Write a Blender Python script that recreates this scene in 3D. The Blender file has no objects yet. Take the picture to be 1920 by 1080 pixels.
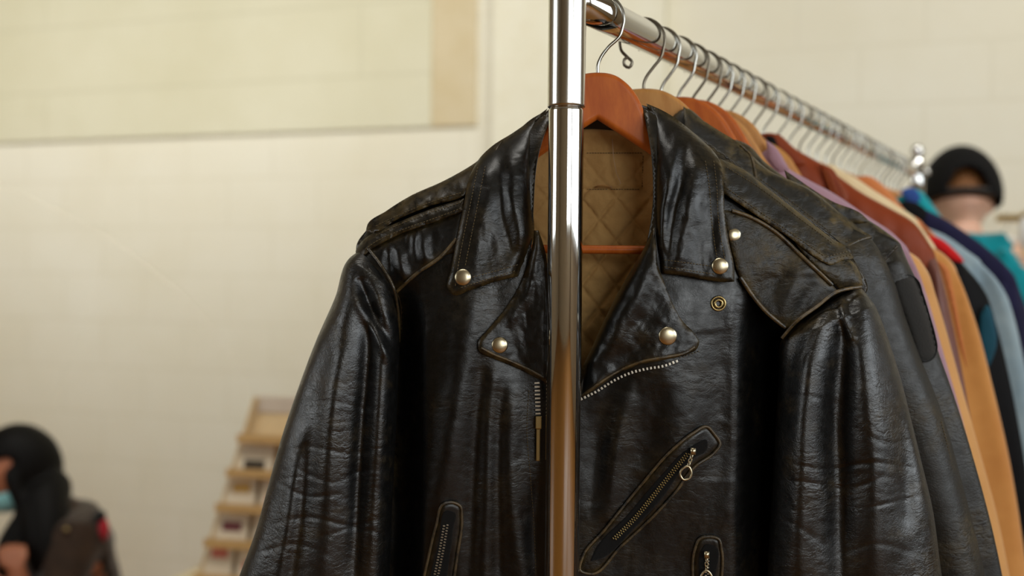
import bpy, bmesh, math, random
import numpy as np
from mathutils import Vector, Matrix
from mathutils.geometry import delaunay_2d_cdt

random.seed(7)
rng = np.random.default_rng(7)
scene = bpy.context.scene
COL = scene.collection
D = bpy.data

# ------------------------------------------------------------------ camera
FPX = 1867.0
CAM = np.array([0.0, 0.0, 1.45])
PITCH = math.radians(-0.77)
ROLL = math.radians(0.53)
cF = np.array([0, math.cos(PITCH), math.sin(PITCH)])
_u0 = np.array([0, -math.sin(PITCH), math.cos(PITCH)])
_r0 = np.array([1.0, 0, 0])
cR = _r0 * math.cos(ROLL) + _u0 * math.sin(ROLL)
cU = _u0 * math.cos(ROLL) - _r0 * math.sin(ROLL)
cam = D.cameras.new('camera')
cam.sensor_width = 36.0
cam.lens = FPX / 1920 * 36
cam.clip_start = 0.02
cam.dof.use_dof = True
cam.dof.focus_distance = 0.93
cam.dof.aperture_fstop = 2.6
cam_ob = D.objects.new('camera', cam)
COL.objects.link(cam_ob)
cam_ob.matrix_world = Matrix((
    (cR[0], cU[0], -cF[0], CAM[0]),
    (cR[1], cU[1], -cF[1], CAM[1]),
    (cR[2], cU[2], -cF[2], CAM[2]),
    (0, 0, 0, 1)))
scene.camera = cam_ob

scene.view_settings.view_transform = 'Standard'
scene.view_settings.look = 'None'
scene.view_settings.gamma = 1.0
scene.view_settings.use_curve_mapping = False
scene.view_settings.exposure = -0.16

world = D.worlds.new('world')
scene.world = world
world.use_nodes = True
world.node_tree.nodes['Background'].inputs[0].default_value = (0.9, 0.85, 0.72, 1)
world.node_tree.nodes['Background'].inputs[1].default_value = 0.5


def area_light(name, loc, target, sx, sy, power, color, spread=180):
    l = D.lights.new(name, 'AREA')
    l.shape = 'RECTANGLE'
    l.size = sx
    l.size_y = sy
    l.energy = power
    l.color = color
    l.spread = math.radians(spread)
    o = D.objects.new(name, l)
    o.location = loc
    d = Vector(target) - Vector(loc)
    o.rotation_euler = d.to_track_quat('-Z', 'Y').to_euler()
    COL.objects.link(o)
    return o


# fill areas added at unseen window frames, a warm ceiling lamp, added wall-wash areas
LIGHTS = [
    ('window_light', (3.40, -1.35, 2.2), (0.0, -1.35, 2.0), 4.4, 1.8, 105, (0.88, 0.95, 1.0), 180),
    ('window_light', (1.85, -3.85, 2.2), (1.85, 3, 2.0), 2.3, 1.8, 74, (0.93, 0.98, 1.0), 180),
    ('window_light', (-4.35, 0.1, 2.2), (0.0, 0.1, 2.0), 1.8, 1.8, 40, (0.93, 0.98, 1.0), 180),
    ('ceiling_lamp_light', (-0.4, 0.8, 3.92), (-0.4, 0.85, 0), 1.5, 0.4, 20, (1.0, 0.97, 0.90), 170),
    ('wall_spot_light', (-3.0, 2.2, 3.7), (-3.0, 4.4, 2.15), 1.6, 0.25, 17, (1.0, 0.98, 0.92), 92),
    ('wall_spot_light', (-0.9, 1.5, 3.7), (-1.2, 4.0, 2.15), 1.6, 0.25, 22, (1.0, 0.98, 0.92), 92),
    ('wall_spot_light', (1.6, 1.2, 3.7), (1.6, 3.4, 2.1), 1.6, 0.25, 18, (1.0, 0.99, 0.95), 110),
]
for a in LIGHTS:
    area_light(*a)


# ------------------------------------------------------------------ projection helpers
def ray(px, py):
    px = np.asarray(px, float)[..., None]
    py = np.asarray(py, float)[..., None]
    return cF + cR * (px - 960) / FPX - cU * (py - 540) / FPX


def at(px, py, depth):
    return CAM + ray(px, py) * np.asarray(depth, float)[..., None]


def project(P):
    q = np.asarray(P, float) - CAM
    z = q @ cF
    return 960 + FPX * (q @ cR) / z, 540 - FPX * (q @ cU) / z


class Plane:
    """vertical plane of a hanging garment: U to the right, N towards the viewer"""
    def __init__(s, O, yaw_deg):
        t = math.radians(yaw_deg)
        s.O = np.asarray(O, float)
        s.U = np.array([math.cos(t), -math.sin(t), 0])
        s.N = np.array([-math.sin(t), -math.cos(t), 0])

    def px(s, x, y, h):
        r = ray(x, y)
        t = (np.asarray(h, float) + (s.O - CAM) @ s.N) / (r @ s.N)
        return CAM + r * t[..., None]

    def uv(s, u, v, h):
        u, v, h = np.broadcast_arrays(np.asarray(u, float), np.asarray(v, float), np.asarray(h, float))
        return s.O + u[..., None] * s.U + h[..., None] * s.N + v[..., None] * np.array([0, 0, 1.0])

    def to_uv(s, x, y, h=0.0):
        p = s.px(np.asarray(x, float), np.asarray(y, float), np.zeros(np.shape(x)) + h) - s.O
        return p @ s.U, p[..., 2]

    def unit(s, x, y, h):           # half-millimetre units, y down
        return s.uv(np.asarray(x) * 0.0005, -np.asarray(y) * 0.0005, h)


# rail line
POST = at(1064, -6, 0.905)
RAIL_D = np.array([1160 / FPX, 1.0, 0.0])
RAIL_D /= np.linalg.norm(RAIL_D)


def rail_at(px):
    a, b = 0.0, 4.0
    for _ in range(50):
        m = (a + b) / 2
        if project(POST + RAIL_D * m)[0] < px:
            a = m
        else:
            b = m
    return POST + RAIL_D * a


# ------------------------------------------------------------------ numpy noise
def _hash(ix, iy, s):
    n = (ix.astype(np.int64) * 374761393 + iy.astype(np.int64) * 668265263 + s * 1442695041) & 0x7fffffff
    n = ((n ^ (n >> 13)) * 1274126177) & 0x7fffffff
    return ((n ^ (n >> 16)) & 0xffff) / 65535.0


def vnoise(x, y, s=0):
    x = np.asarray(x, float); y = np.asarray(y, float)
    ix = np.floor(x); iy = np.floor(y)
    fx = x - ix; fy = y - iy
    fx = fx * fx * (3 - 2 * fx); fy = fy * fy * (3 - 2 * fy)
    a = _hash(ix, iy, s); b = _hash(ix + 1, iy, s); c = _hash(ix, iy + 1, s); d = _hash(ix + 1, iy + 1, s)
    return (a * (1 - fx) + b * fx) * (1 - fy) + (c * (1 - fx) + d * fx) * fy * 1.0


def fbm(x, y, s=0, o=4):
    v = 0; a = 0.5; t = 0
    for k in range(o):
        v = v + a * vnoise(x, y, s + k * 17)
        t += a; a *= 0.5
        x = np.asarray(x) * 2.03 + 5.1; y = np.asarray(y) * 2.01 + 3.7
    return v / t * 2 - 1


def ridged(x, y, s=0, o=3):
    v = 0; a = 0.6; t = 0
    for k in range(o):
        v = v + a * (1 - np.abs(vnoise(x, y, s + k * 29) * 2 - 1)) ** 3
        t += a; a *= 0.55
        x = np.asarray(x) * 1.9 + 7.7; y = np.asarray(y) * 1.9 + 1.3
    return v / t


def smooth(a, b, x):
    t = np.clip((np.asarray(x, float) - a) / (b - a), 0, 1)
    return t * t * (3 - 2 * t)


# ------------------------------------------------------------------ materials
def lin(c):
    return tuple(((v / 255) / 12.92 if v <= 10 else (((v / 255) + 0.055) / 1.055) ** 2.4) for v in c) + (1,)


def new_mat(name):
    m = D.materials.new(name)
    m.use_nodes = True
    nt = m.node_tree
    return m, nt, nt.nodes['Principled BSDF']


def N(nt, typ, **kw):
    n = nt.nodes.new(typ)
    for k, v in kw.items():
        if k in n.inputs.keys():
            n.inputs[k].default_value = v
        else:
            setattr(n, k, v)
    return n


def coords(nt, scale=(1, 1, 1)):
    tc = nt.nodes.new('ShaderNodeTexCoord')
    mp = nt.nodes.new('ShaderNodeMapping')
    mp.inputs['Scale'].default_value = scale
    nt.links.new(tc.outputs['Object'], mp.inputs[0])
    return mp.outputs[0]


def bump(nt, height, strength, dist, prev=None):
    b = nt.nodes.new('ShaderNodeBump')
    b.inputs['Strength'].default_value = strength
    b.inputs['Distance'].default_value = dist
    nt.links.new(height, b.inputs['Height'])
    if prev is not None:
        nt.links.new(prev, b.inputs['Normal'])
    return b.outputs[0]


def mixc(nt, fac, a, b):
    m = nt.nodes.new('ShaderNodeMix')
    m.data_type = 'RGBA'
    for sock, v in ((m.inputs['Factor'], fac), (m.inputs[6], a), (m.inputs[7], b)):
        if isinstance(v, (float, tuple)):
            sock.default_value = v
        else:
            nt.links.new(v, sock)
    return m.outputs[2]


def ramp(nt, src, stops):
    r = nt.nodes.new('ShaderNodeValToRGB')
    el = r.color_ramp.elements
    while len(el) < len(stops):
        el.new(0.5)
    for e, (p, c) in zip(el, stops):
        e.position = p
        e.color = c if isinstance(c, tuple) else (c, c, c, 1)
    nt.links.new(src, r.inputs[0])
    return r.outputs[0]


def leather(name, base, wear, rough=0.38, wear_amt=1.0, crease=1.0, spec=0.75):
    m, nt, bs = new_mat(name)
    L = nt.links.new
    co = coords(nt)
    big = N(nt, 'ShaderNodeTexNoise', Scale=14.0, Detail=5.0, Roughness=0.6); L(co, big.inputs['Vector'])
    mid = N(nt, 'ShaderNodeTexNoise', Scale=90.0, Detail=6.0, Roughness=0.7); L(co, mid.inputs['Vector'])
    # crease network: distorted voronoi cells
    wv = N(nt, 'ShaderNodeTexNoise', Scale=30.0, Detail=3.0); L(co, wv.inputs['Vector'])
    add = N(nt, 'ShaderNodeVectorMath', operation='MULTIPLY_ADD'); L(wv.outputs['Color'], add.inputs[0])
    add.inputs[1].default_value = (0.035, 0.035, 0.02); L(co, add.inputs[2])
    mp = N(nt, 'ShaderNodeMapping'); mp.inputs['Scale'].default_value = (1, 1, 1.9); L(add.outputs[0], mp.inputs[0])
    vo = N(nt, 'ShaderNodeTexVoronoi', feature='DISTANCE_TO_EDGE', Scale=70.0); L(mp.outputs[0], vo.inputs['Vector'])
    vr = ramp(nt, vo.outputs['Distance'], [(0.0, 0.0), (0.22, 1.0)])
    vo2 = N(nt, 'ShaderNodeTexVoronoi', feature='DISTANCE_TO_EDGE', Scale=330.0); L(add.outputs[0], vo2.inputs['Vector'])
    vr2 = ramp(nt, vo2.outputs['Distance'], [(0.0, 0.0), (0.16, 1.0)])
    # where creases show
    msk = ramp(nt, big.outputs[0], [(0.44, 0.05), (0.62, 1.0)])
    at_ = N(nt, 'ShaderNodeAttribute', attribute_name='wear')
    w1 = N(nt, 'ShaderNodeMath', operation='MULTIPLY'); L(at_.outputs['Fac'], w1.inputs[0])
    wm = ramp(nt, mid.outputs[0], [(0.36, 0.0), (0.68, 1.0)]); L(wm, w1.inputs[1])
    w2 = N(nt, 'ShaderNodeMath', operation='MULTIPLY_ADD'); L(ramp(nt, big.outputs[0], [(0.5, 0.0), (0.8, 0.55)]), w2.inputs[0]); L(wm, w2.inputs[1]); L(w1.outputs[0], w2.inputs[2])
    w3 = N(nt, 'ShaderNodeMath', operation='MULTIPLY', use_clamp=True); L(w2.outputs[0], w3.inputs[0]); w3.inputs[1].default_value = wear_amt
    L(mixc(nt, w3.outputs[0], lin(base), lin(wear)), bs.inputs['Base Color'])
    rr = N(nt, 'ShaderNodeMapRange'); L(mid.outputs[0], rr.inputs[0])
    rr.inputs[1].default_value = 0.3; rr.inputs[2].default_value = 0.7
    rr.inputs[3].default_value = rough - 0.07; rr.inputs[4].default_value = rough + 0.12
    L(rr.outputs[0], bs.inputs['Roughness'])
    bs.inputs['Specular IOR Level'].default_value = spec
    mm = N(nt, 'ShaderNodeMath', operation='MULTIPLY'); L(vr, mm.inputs[0]); L(msk, mm.inputs[1])
    mc = N(nt, 'ShaderNodeMapping'); mc.inputs['Scale'].default_value = (26, 26, 120); L(add.outputs[0], mc.inputs[0])
    nc = N(nt, 'ShaderNodeTexNoise', Scale=1.0, Detail=4.0, Roughness=0.6); L(mc.outputs[0], nc.inputs['Vector'])
    rc = ramp(nt, nc.outputs[0], [(0.44, 1.0), (0.5, 0.0), (0.56, 1.0)])
    mcr = N(nt, 'ShaderNodeMath', operation='MULTIPLY'); L(rc, mcr.inputs[0]); L(msk, mcr.inputs[1])
    b0 = bump(nt, mcr.outputs[0], 0.24 * crease, 0.0010)
    b1 = bump(nt, mm.outputs[0], 0.28 * crease, 0.0006, b0)
    b2 = bump(nt, vr2, 0.22 * crease, 0.0003, b1)
    b3 = bump(nt, mid.outputs[0], 0.3 * crease, 0.0007, b2)
    L(b3, bs.inputs['Normal'])
    return m


def fabric(name, c1, c2=None, rough=0.85, scale=300.0, bumpd=0.0006, sheen=0.2, spec=0.2, blot=9.0):
    m, nt, bs = new_mat(name)
    L = nt.links.new
    co = coords(nt)
    n = N(nt, 'ShaderNodeTexNoise', Scale=blot, Detail=6.0, Roughness=0.65); L(co, n.inputs['Vector'])
    f = N(nt, 'ShaderNodeTexNoise', Scale=scale, Detail=2.0); L(co, f.inputs['Vector'])
    c2 = c2 or tuple(v * 0.86 for v in c1)
    fac = ramp(nt, n.outputs[0], [(0.35, 0.0), (0.68, 1.0)])
    c = mixc(nt, fac, lin(c1), lin(c2))
    L(c, bs.inputs['Base Color'])
    bs.inputs['Roughness'].default_value = rough
    bs.inputs['Specular IOR Level'].default_value = spec
    bs.inputs['Sheen Weight'].default_value = sheen
    b = bump(nt, f.outputs[0], 0.5, bumpd)
    b = bump(nt, n.outputs[0], 0.35, 0.004, b)
    L(b, bs.inputs['Normal'])
    return m


def wood(name, c1, c2, rough=0.42, coat=0.1):
    m, nt, bs = new_mat(name)
    L = nt.links.new
    co = coords(nt, (1, 1, 1))
    n = N(nt, 'ShaderNodeTexNoise', Scale=6.0, Detail=3.0); L(co, n.inputs['Vector'])
    a = N(nt, 'ShaderNodeVectorMath', operation='MULTIPLY_ADD'); L(n.outputs['Color'], a.inputs[0])
    a.inputs[1].default_value = (0.05, 0.05, 0.05); L(co, a.inputs[2])
    mp = N(nt, 'ShaderNodeMapping'); mp.inputs['Scale'].default_value = (110, 30, 22); L(a.outputs[0], mp.inputs[0])
    g = N(nt, 'ShaderNodeTexNoise', Scale=1.0, Detail=6.0, Roughness=0.65); L(mp.outputs[0], g.inputs['Vector'])
    L(mixc(nt, ramp(nt, g.outputs[0], [(0.3, 0.0), (0.7, 1.0)]), lin(c1), lin(c2)), bs.inputs['Base Color'])
    bs.inputs['Roughness'].default_value = rough
    bs.inputs['Coat Weight'].default_value = coat
    bs.inputs['Specular IOR Level'].default_value = 0.3
    bs.inputs['Coat Roughness'].default_value = 0.2
    L(bump(nt, g.outputs[0], 0.15, 0.0004), bs.inputs['Normal'])
    return m


def metal(name, c, rough=0.12, scratch=0.2, scale=60.0):
    m, nt, bs = new_mat(name)
    L = nt.links.new
    co = coords(nt, (1, 1, 0.15))
    n = N(nt, 'ShaderNodeTexNoise', Scale=scale, Detail=5.0); L(co, n.inputs['Vector'])
    bs.inputs['Metallic'].default_value = 1.0
    bs.inputs['Base Color'].default_value = lin(c)
    r = N(nt, 'ShaderNodeMapRange'); L(n.outputs[0], r.inputs[0])
    r.inputs[3].default_value = max(rough * (1 - scratch), 0.01); r.inputs[4].default_value = rough * (1 + scratch * 2)
    L(r.outputs[0], bs.inputs['Roughness'])
    return m


def plain(name, c, rough=0.5, spec=0.5, metallic=0.0):
    m, nt, bs = new_mat(name)
    co = coords(nt)
    n = N(nt, 'ShaderNodeTexNoise', Scale=25.0, Detail=3.0); nt.links.new(co, n.inputs['Vector'])
    nt.links.new(mixc(nt, n.outputs[0], lin(c), lin(tuple(v * 0.92 for v in c))), bs.inputs['Base Color'])
    bs.inputs['Roughness'].default_value = rough
    bs.inputs['Specular IOR Level'].default_value = spec
    bs.inputs['Metallic'].default_value = metallic
    return m


def wall_mat(name, c1, c2, bw=0.42, bh=0.205, strength=0.16, dark=0.975):
    m, nt, bs = new_mat(name)
    L = nt.links.new
    tc = nt.nodes.new('ShaderNodeTexCoord')
    mp = nt.nodes.new('ShaderNodeMapping'); mp.inputs['Rotation'].default_value = (math.radians(90), 0, 0)
    L(tc.outputs['Object'], mp.inputs[0])
    br = N(nt, 'ShaderNodeTexBrick'); L(mp.outputs[0], br.inputs['Vector'])
    br.inputs['Scale'].default_value = 1.0
    br.inputs['Brick Width'].default_value = bw; br.inputs['Row Height'].default_value = bh
    br.inputs['Mortar Size'].default_value = 0.008; br.inputs['Mortar Smooth'].default_value = 0.6
    br.inputs['Color1'].default_value = (1, 1, 1, 1); br.inputs['Color2'].default_value = (0.9, 0.9, 0.9, 1)
    br.inputs['Mortar'].default_value = (0, 0, 0, 1)
    n = N(nt, 'ShaderNodeTexNoise', Scale=1.1, Detail=6.0, Roughness=0.6); L(tc.outputs['Object'], n.inputs['Vector'])
    c = mixc(nt, ramp(nt, n.outputs[0], [(0.35, 0.0), (0.65, 1.0)]), lin(c1), lin(c2))
    dk = mixc(nt, ramp(nt, br.outputs['Color'], [(0.0, 0.55), (0.9, 0.0)]), c, lin(tuple(v * dark for v in c2)))
    L(dk, bs.inputs['Base Color'])
    bs.inputs['Roughness'].default_value = 0.7
    bs.inputs['Specular IOR Level'].default_value = 0.25
    b = bump(nt, br.outputs['Color'], strength, 0.004)
    n2 = N(nt, 'ShaderNodeTexNoise', Scale=40.0, Detail=4.0); L(tc.outputs['Object'], n2.inputs['Vector'])
    L(bump(nt, n2.outputs[0], 0.2, 0.004, b), bs.inputs['Normal'])
    return m


def skin_mat(name, c):
    m, nt, bs = new_mat(name)
    co = coords(nt)
    n = N(nt, 'ShaderNodeTexNoise', Scale=18.0, Detail=4.0); nt.links.new(co, n.inputs['Vector'])
    nt.links.new(mixc(nt, n.outputs[0], lin(c), lin((c[0] * 0.93, c[1] * 0.85, c[2] * 0.82))), bs.inputs['Base Color'])
    bs.inputs['Roughness'].default_value = 0.5
    bs.inputs['Subsurface Weight'].default_value = 0.1
    bs.inputs['Subsurface Radius'].default_value = (0.01, 0.004, 0.002)
    return m


def hair_mat(name, c1, c2):
    m, nt, bs = new_mat(name)
    L = nt.links.new
    co = coords(nt, (90, 90, 5))
    n = N(nt, 'ShaderNodeTexNoise', Scale=1.5, Detail=5.0); L(co, n.inputs['Vector'])
    L(mixc(nt, n.outputs[0], lin(c1), lin(c2)), bs.inputs['Base Color'])
    bs.inputs['Roughness'].default_value = 0.55
    bs.inputs['Specular IOR Level'].default_value = 0.15
    L(bump(nt, n.outputs[0], 0.7, 0.004), bs.inputs['Normal'])
    return m


M = dict(
    black=leather('black_leather', (10, 10, 9), (84, 68, 34), rough=0.35, wear_amt=0.9),
    soft=leather('smooth_black_leather', (9, 9, 8), (84, 68, 34), rough=0.33, wear_amt=0.9, crease=0.5, spec=0.5),
    black2=leather('worn_black_leather', (24, 22, 16), (92, 76, 40), rough=0.47, wear_amt=1.25, spec=0.5),
    piping=leather('worn_piping_leather', (26, 23, 17), (98, 78, 42), rough=0.42, wear_amt=1.4, crease=0.6),
    lining=fabric('quilted_lining', (202, 164, 106), (176, 136, 82), scale=500, bumpd=0.0008, sheen=0.1),
    thread=fabric('thread', (96, 78, 40), rough=0.7, scale=900),
    orange_thread=fabric('orange_thread', (176, 120, 50), rough=0.7, scale=900),
    dark=fabric('dark_cloth', (14, 13, 12), rough=0.9),
    chrome=metal('chrome', (222, 222, 220), rough=0.06, scratch=0.5),
    chrome2=metal('brushed_chrome', (214, 212, 206), rough=0.16, scratch=0.4),
    hook=metal('hook_steel', (172, 170, 162), rough=0.16),
    hookdark=metal('dark_hook_steel', (120, 112, 98), rough=0.25),
    nickel=metal('nickel_snap', (204, 192, 162), rough=0.26),
    brass=metal('dull_brass', (176, 156, 108), rough=0.3),
    zipm=metal('zip_metal', (214, 208, 194), rough=0.3),
    wood_o=wood('orange_wood', (200, 106, 36), (172, 80, 22)),
    wood_l=wood('light_wood', (208, 152, 86), (182, 122, 62)),
    floor=wood('floor_wood', (156, 106, 48), (124, 78, 30), rough=0.4, coat=0.1),
)


# ------------------------------------------------------------------ object helpers
def thing(name, loc, label, cat, group=None, rotz=0.0):
    o = D.objects.new(name, None)
    o.empty_display_size = 0.05
    COL.objects.link(o)
    o.location = loc
    o.rotation_euler = (0, 0, rotz)
    o['label'] = label
    o['category'] = cat
    if group:
        o['group'] = group
    return o


def tag(o, label, cat, group=None, kind=None):
    o['label'] = label
    o['category'] = cat
    if group:
        o['group'] = group
    if kind:
        o['kind'] = kind
    return o


def wloc(o):
    v = Vector(o.location)
    while o.parent:
        o = o.parent
        v = v + Vector(o.location)
    return np.array(v)


def link(name, verts, faces, mat, parent=None, sm=True, wear=None, origin=None, label=None):
    """verts are world coordinates"""
    verts = np.asarray(verts, float).reshape(-1, 3)
    base = wloc(parent) if parent is not None else (np.asarray(origin, float) if origin is not None else np.zeros(3))
    me = D.meshes.new(name)
    me.from_pydata((verts - base).tolist(), [], [tuple(int(i) for i in f) for f in faces])
    me.update()
    if sm:
        me.polygons.foreach_set('use_smooth', [True] * len(me.polygons))
    if isinstance(mat, (list, tuple)):
        for m_ in mat:
            me.materials.append(m_)
    elif mat:
        me.materials.append(mat)
    if wear is not None:
        at_ = me.attributes.new('wear', 'FLOAT', 'POINT')
        at_.data.foreach_set('value', np.asarray(wear, np.float32))
    o = D.objects.new(name, me)
    COL.objects.link(o)
    if parent is not None:
        o.parent = parent
    elif origin is not None:
        o.location = base
    if label:
        o['label'] = label
    return o


def merge(parts):
    V = []; F = []; n = 0
    for v, f in parts:
        v = np.asarray(v, float).reshape(-1, 3)
        V.append(v)
        F += [tuple(i + n for i in q) for q in f]
        n += len(v)
    return np.concatenate(V), F


def tube(pts, r, seg=8, closed=False, caps=True):
    P = np.asarray(pts, float)
    n = len(P)
    r = np.broadcast_to(np.asarray(r, float), (n,))
    if closed:
        T = np.roll(P, -1, 0) - np.roll(P, 1, 0)
    else:
        T = np.gradient(P, axis=0)
    T /= np.linalg.norm(T, axis=1)[:, None] + 1e-12
    a = np.array([0, 0, 1.0]) if abs(T[0][2]) < 0.9 else np.array([1.0, 0, 0])
    nn = np.cross(T[0], a); nn /= np.linalg.norm(nn)
    V = []
    for i in range(n):
        nn = nn - T[i] * (nn @ T[i]); nn /= np.linalg.norm(nn) + 1e-12
        b = np.cross(T[i], nn)
        for k in range(seg):
            t = 2 * math.pi * k / seg
            V.append(P[i] + r[i] * (nn * math.cos(t) + b * math.sin(t)))
    F = []
    m = n if closed else n - 1
    for i in range(m):
        j = (i + 1) % n
        for k in range(seg):
            l = (k + 1) % seg
            F.append((i * seg + k, i * seg + l, j * seg + l, j * seg + k))
    if caps and not closed:
        F.append(tuple(range(seg))[::-1])
        F.append(tuple((n - 1) * seg + k for k in range(seg)))
    return np.array(V), F


def lathe(profile, c, axis, seg=24):
    """profile: list of (radius, along axis)"""
    c = np.asarray(c, float); ax = np.asarray(axis, float); ax = ax / np.linalg.norm(ax)
    a = np.cross(ax, [0, 0, 1.0]) if abs(ax[2]) < 0.9 else np.cross(ax, [1.0, 0, 0])
    a /= np.linalg.norm(a); b = np.cross(ax, a)
    V = []
    for r, z in profile:
        for k in range(seg):
            t = 2 * math.pi * k / seg
            V.append(c + ax * z + r * (a * math.cos(t) + b * math.sin(t)))
    F = []
    for i in range(len(profile) - 1):
        for k in range(seg):
            l = (k + 1) % seg
            F.append((i * seg + k, i * seg + l, (i + 1) * seg + l, (i + 1) * seg + k))
    F.append(tuple(range(seg))[::-1])
    F.append(tuple((len(profile) - 1) * seg + k for k in range(seg)))
    return np.array(V), F


def box(c, sx, sy, sz, rz=0.0, ex=None, ey=None, ez=None):
    """axes optional"""
    c = np.asarray(c, float)
    ex = np.array([math.cos(rz), math.sin(rz), 0]) if ex is None else np.asarray(ex)
    ey = np.array([-math.sin(rz), math.cos(rz), 0]) if ey is None else np.asarray(ey)
    ez = np.array([0, 0, 1.0]) if ez is None else np.asarray(ez)
    V = [c + ex * sx / 2 * i + ey * sy / 2 * j + ez * sz / 2 * k for i in (-1, 1) for j in (-1, 1) for k in (-1, 1)]
    F = [(0, 1, 3, 2), (4, 6, 7, 5), (0, 4, 5, 1), (2, 3, 7, 6), (0, 2, 6, 4), (1, 5, 7, 3)]
    return np.array(V), F


def bevel(o, w=0.002, s=2):
    m = o.modifiers.new('bevel', 'BEVEL')
    m.width = w; m.segments = s; m.limit_method = 'ANGLE'
    return o


def curve2(pts, step=4.0, closed=True):
    """Catmull-Rom through 2-D points; a third element marks a sharp corner"""
    P = [np.array(p[:2], float) for p in pts]
    C = [len(p) > 2 for p in pts]
    n = len(P)
    out = []
    m = n if closed else n - 1
    for i in range(m):
        p1, p2 = P[i], P[(i + 1) % n]
        if closed:
            p0, p3 = P[(i - 1) % n], P[(i + 2) % n]
        else:
            p0 = P[max(i - 1, 0)]; p3 = P[min(i + 2, n - 1)]
        L = np.linalg.norm(p2 - p1)

        def tan(a, b, c):
            d1 = np.linalg.norm(b - a) + 1e-6; d2 = np.linalg.norm(c - b) + 1e-6
            return ((b - a) / d1 * d2 + (c - b) / d2 * d1) / (d1 + d2)
        t1 = (p2 - p1) / (L + 1e-9) if C[i] else tan(p0, p1, p2)
        t2 = (p2 - p1) / (L + 1e-9) if C[(i + 1) % n] else tan(p1, p2, p3)
        k = max(2, int(L / step))
        for j in range(k):
            t = j / k
            h00 = 2 * t**3 - 3 * t**2 + 1; h10 = t**3 - 2 * t**2 + t; h01 = -2 * t**3 + 3 * t**2; h11 = t**3 - t**2
            out.append(h00 * p1 + h10 * L * t1 + h01 * p2 + h11 * L * t2)
    if not closed:
        out.append(P[-1])
    return np.array(out)


def curve3(P, n=6):
    P = np.asarray(P, float)
    t = np.arange(len(P)); q = np.linspace(0, len(P) - 1, (len(P) - 1) * n + 1)
    return np.stack([np.interp(q, t, P[:, k]) for k in range(3)], 1)


def inside(poly, x, y):
    res = np.zeros(len(x), bool)
    n = len(poly)
    for i in range(n):
        x1, y1 = poly[i]; x2, y2 = poly[(i + 1) % n]
        if y1 == y2:
            continue
        c = ((y1 > y) != (y2 > y)) & (x < (x2 - x1) * (y - y1) / (y2 - y1) + x1)
        res ^= c
    return res


def edge_dist(poly, x, y):
    A = poly; B = np.roll(poly, -1, 0)
    d = np.full(len(x), 1e9)
    for a, b in zip(A, B):
        ab = b - a; L = ab @ ab + 1e-9
        t = np.clip(((x - a[0]) * ab[0] + (y - a[1]) * ab[1]) / L, 0, 1)
        d = np.minimum(d, np.hypot(x - a[0] - t * ab[0], y - a[1] - t * ab[1]))
    return d


def panel(name, pts, hfun, mat, parent, mapper, step=5.0, thick=0.0015, roll=0.0016, rollw=5.0,
          wear=0.8, wearw=9.0, backf=None, coarse=1125, label=None, wfun=None):
    poly = curve2(pts, step=max(step * 0.8, 3.0))
    x0, y0 = poly.min(0); x1, y1 = poly.max(0)
    gx, gy = np.meshgrid(np.arange(x0, x1, step), np.arange(y0, y1, step * 0.866))
    gx = gx + (np.arange(gx.shape[0]) % 2)[:, None] * step / 2
    ii, jj = np.indices(gx.shape)
    keep = (gy < coarse) | ((ii % 6 == 0) & (jj % 5 == 0))
    gx = gx[keep]; gy = gy[keep]
    ok = inside(poly, gx, gy)
    gx = gx[ok]; gy = gy[ok]
    d = edge_dist(poly, gx, gy)
    ok = d > step * 0.55
    gx = gx[ok]; gy = gy[ok]; d = d[ok]
    nb = len(poly)
    co = [Vector(p) for p in poly] + [Vector((a, b)) for a, b in zip(gx, gy)]
    ed = [(i, (i + 1) % nb) for i in range(nb)]
    vo, eo, fo, ov, oe, of = delaunay_2d_cdt(co, ed, [], 1, 1e-5)
    X = np.array([v.x for v in vo]); Y = np.array([v.y for v in vo])
    dist = np.zeros(len(X))
    for i, o_ in enumerate(ov):
        if o_ and o_[0] >= nb:
            dist[i] = d[o_[0] - nb]
    if getattr(hfun, 'use_dist', False):
        h = hfun(X, Y, dist)
    else:
        h = hfun(X, Y) if callable(hfun) else np.full(len(X), float(hfun))
    if backf is None:
        hb = h - thick
        h = h - roll * np.exp(-(dist / rollw) ** 2)
    else:
        hb = backf(X, Y, dist); h = h + 0 * dist
    A = mapper(X, Y, h); B = mapper(X, Y, hb)
    n = len(X)
    tri = [tuple(f) for f in fo]
    # face orientation towards viewer
    f0 = tri[0]
    edges = {}
    for f in tri:
        for k in range(3):
            e = (f[k], f[(k + 1) % 3])
            edges[e] = 1
    bnd = [e for e in edges if (e[1], e[0]) not in edges]
    F = [f[::-1] for f in tri] + [tuple(i + n for i in f) for f in tri]
    F += [(a, b, b + n, a + n) for a, b in bnd]
    W = wear * np.exp(-(dist / wearw) ** 2)
    if wfun is not None:
        W = W + wfun(X, Y)
    return link(name, np.concatenate([A, B]), F, mat, parent, wear=np.concatenate([W, W * 0.5]), label=label)


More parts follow.
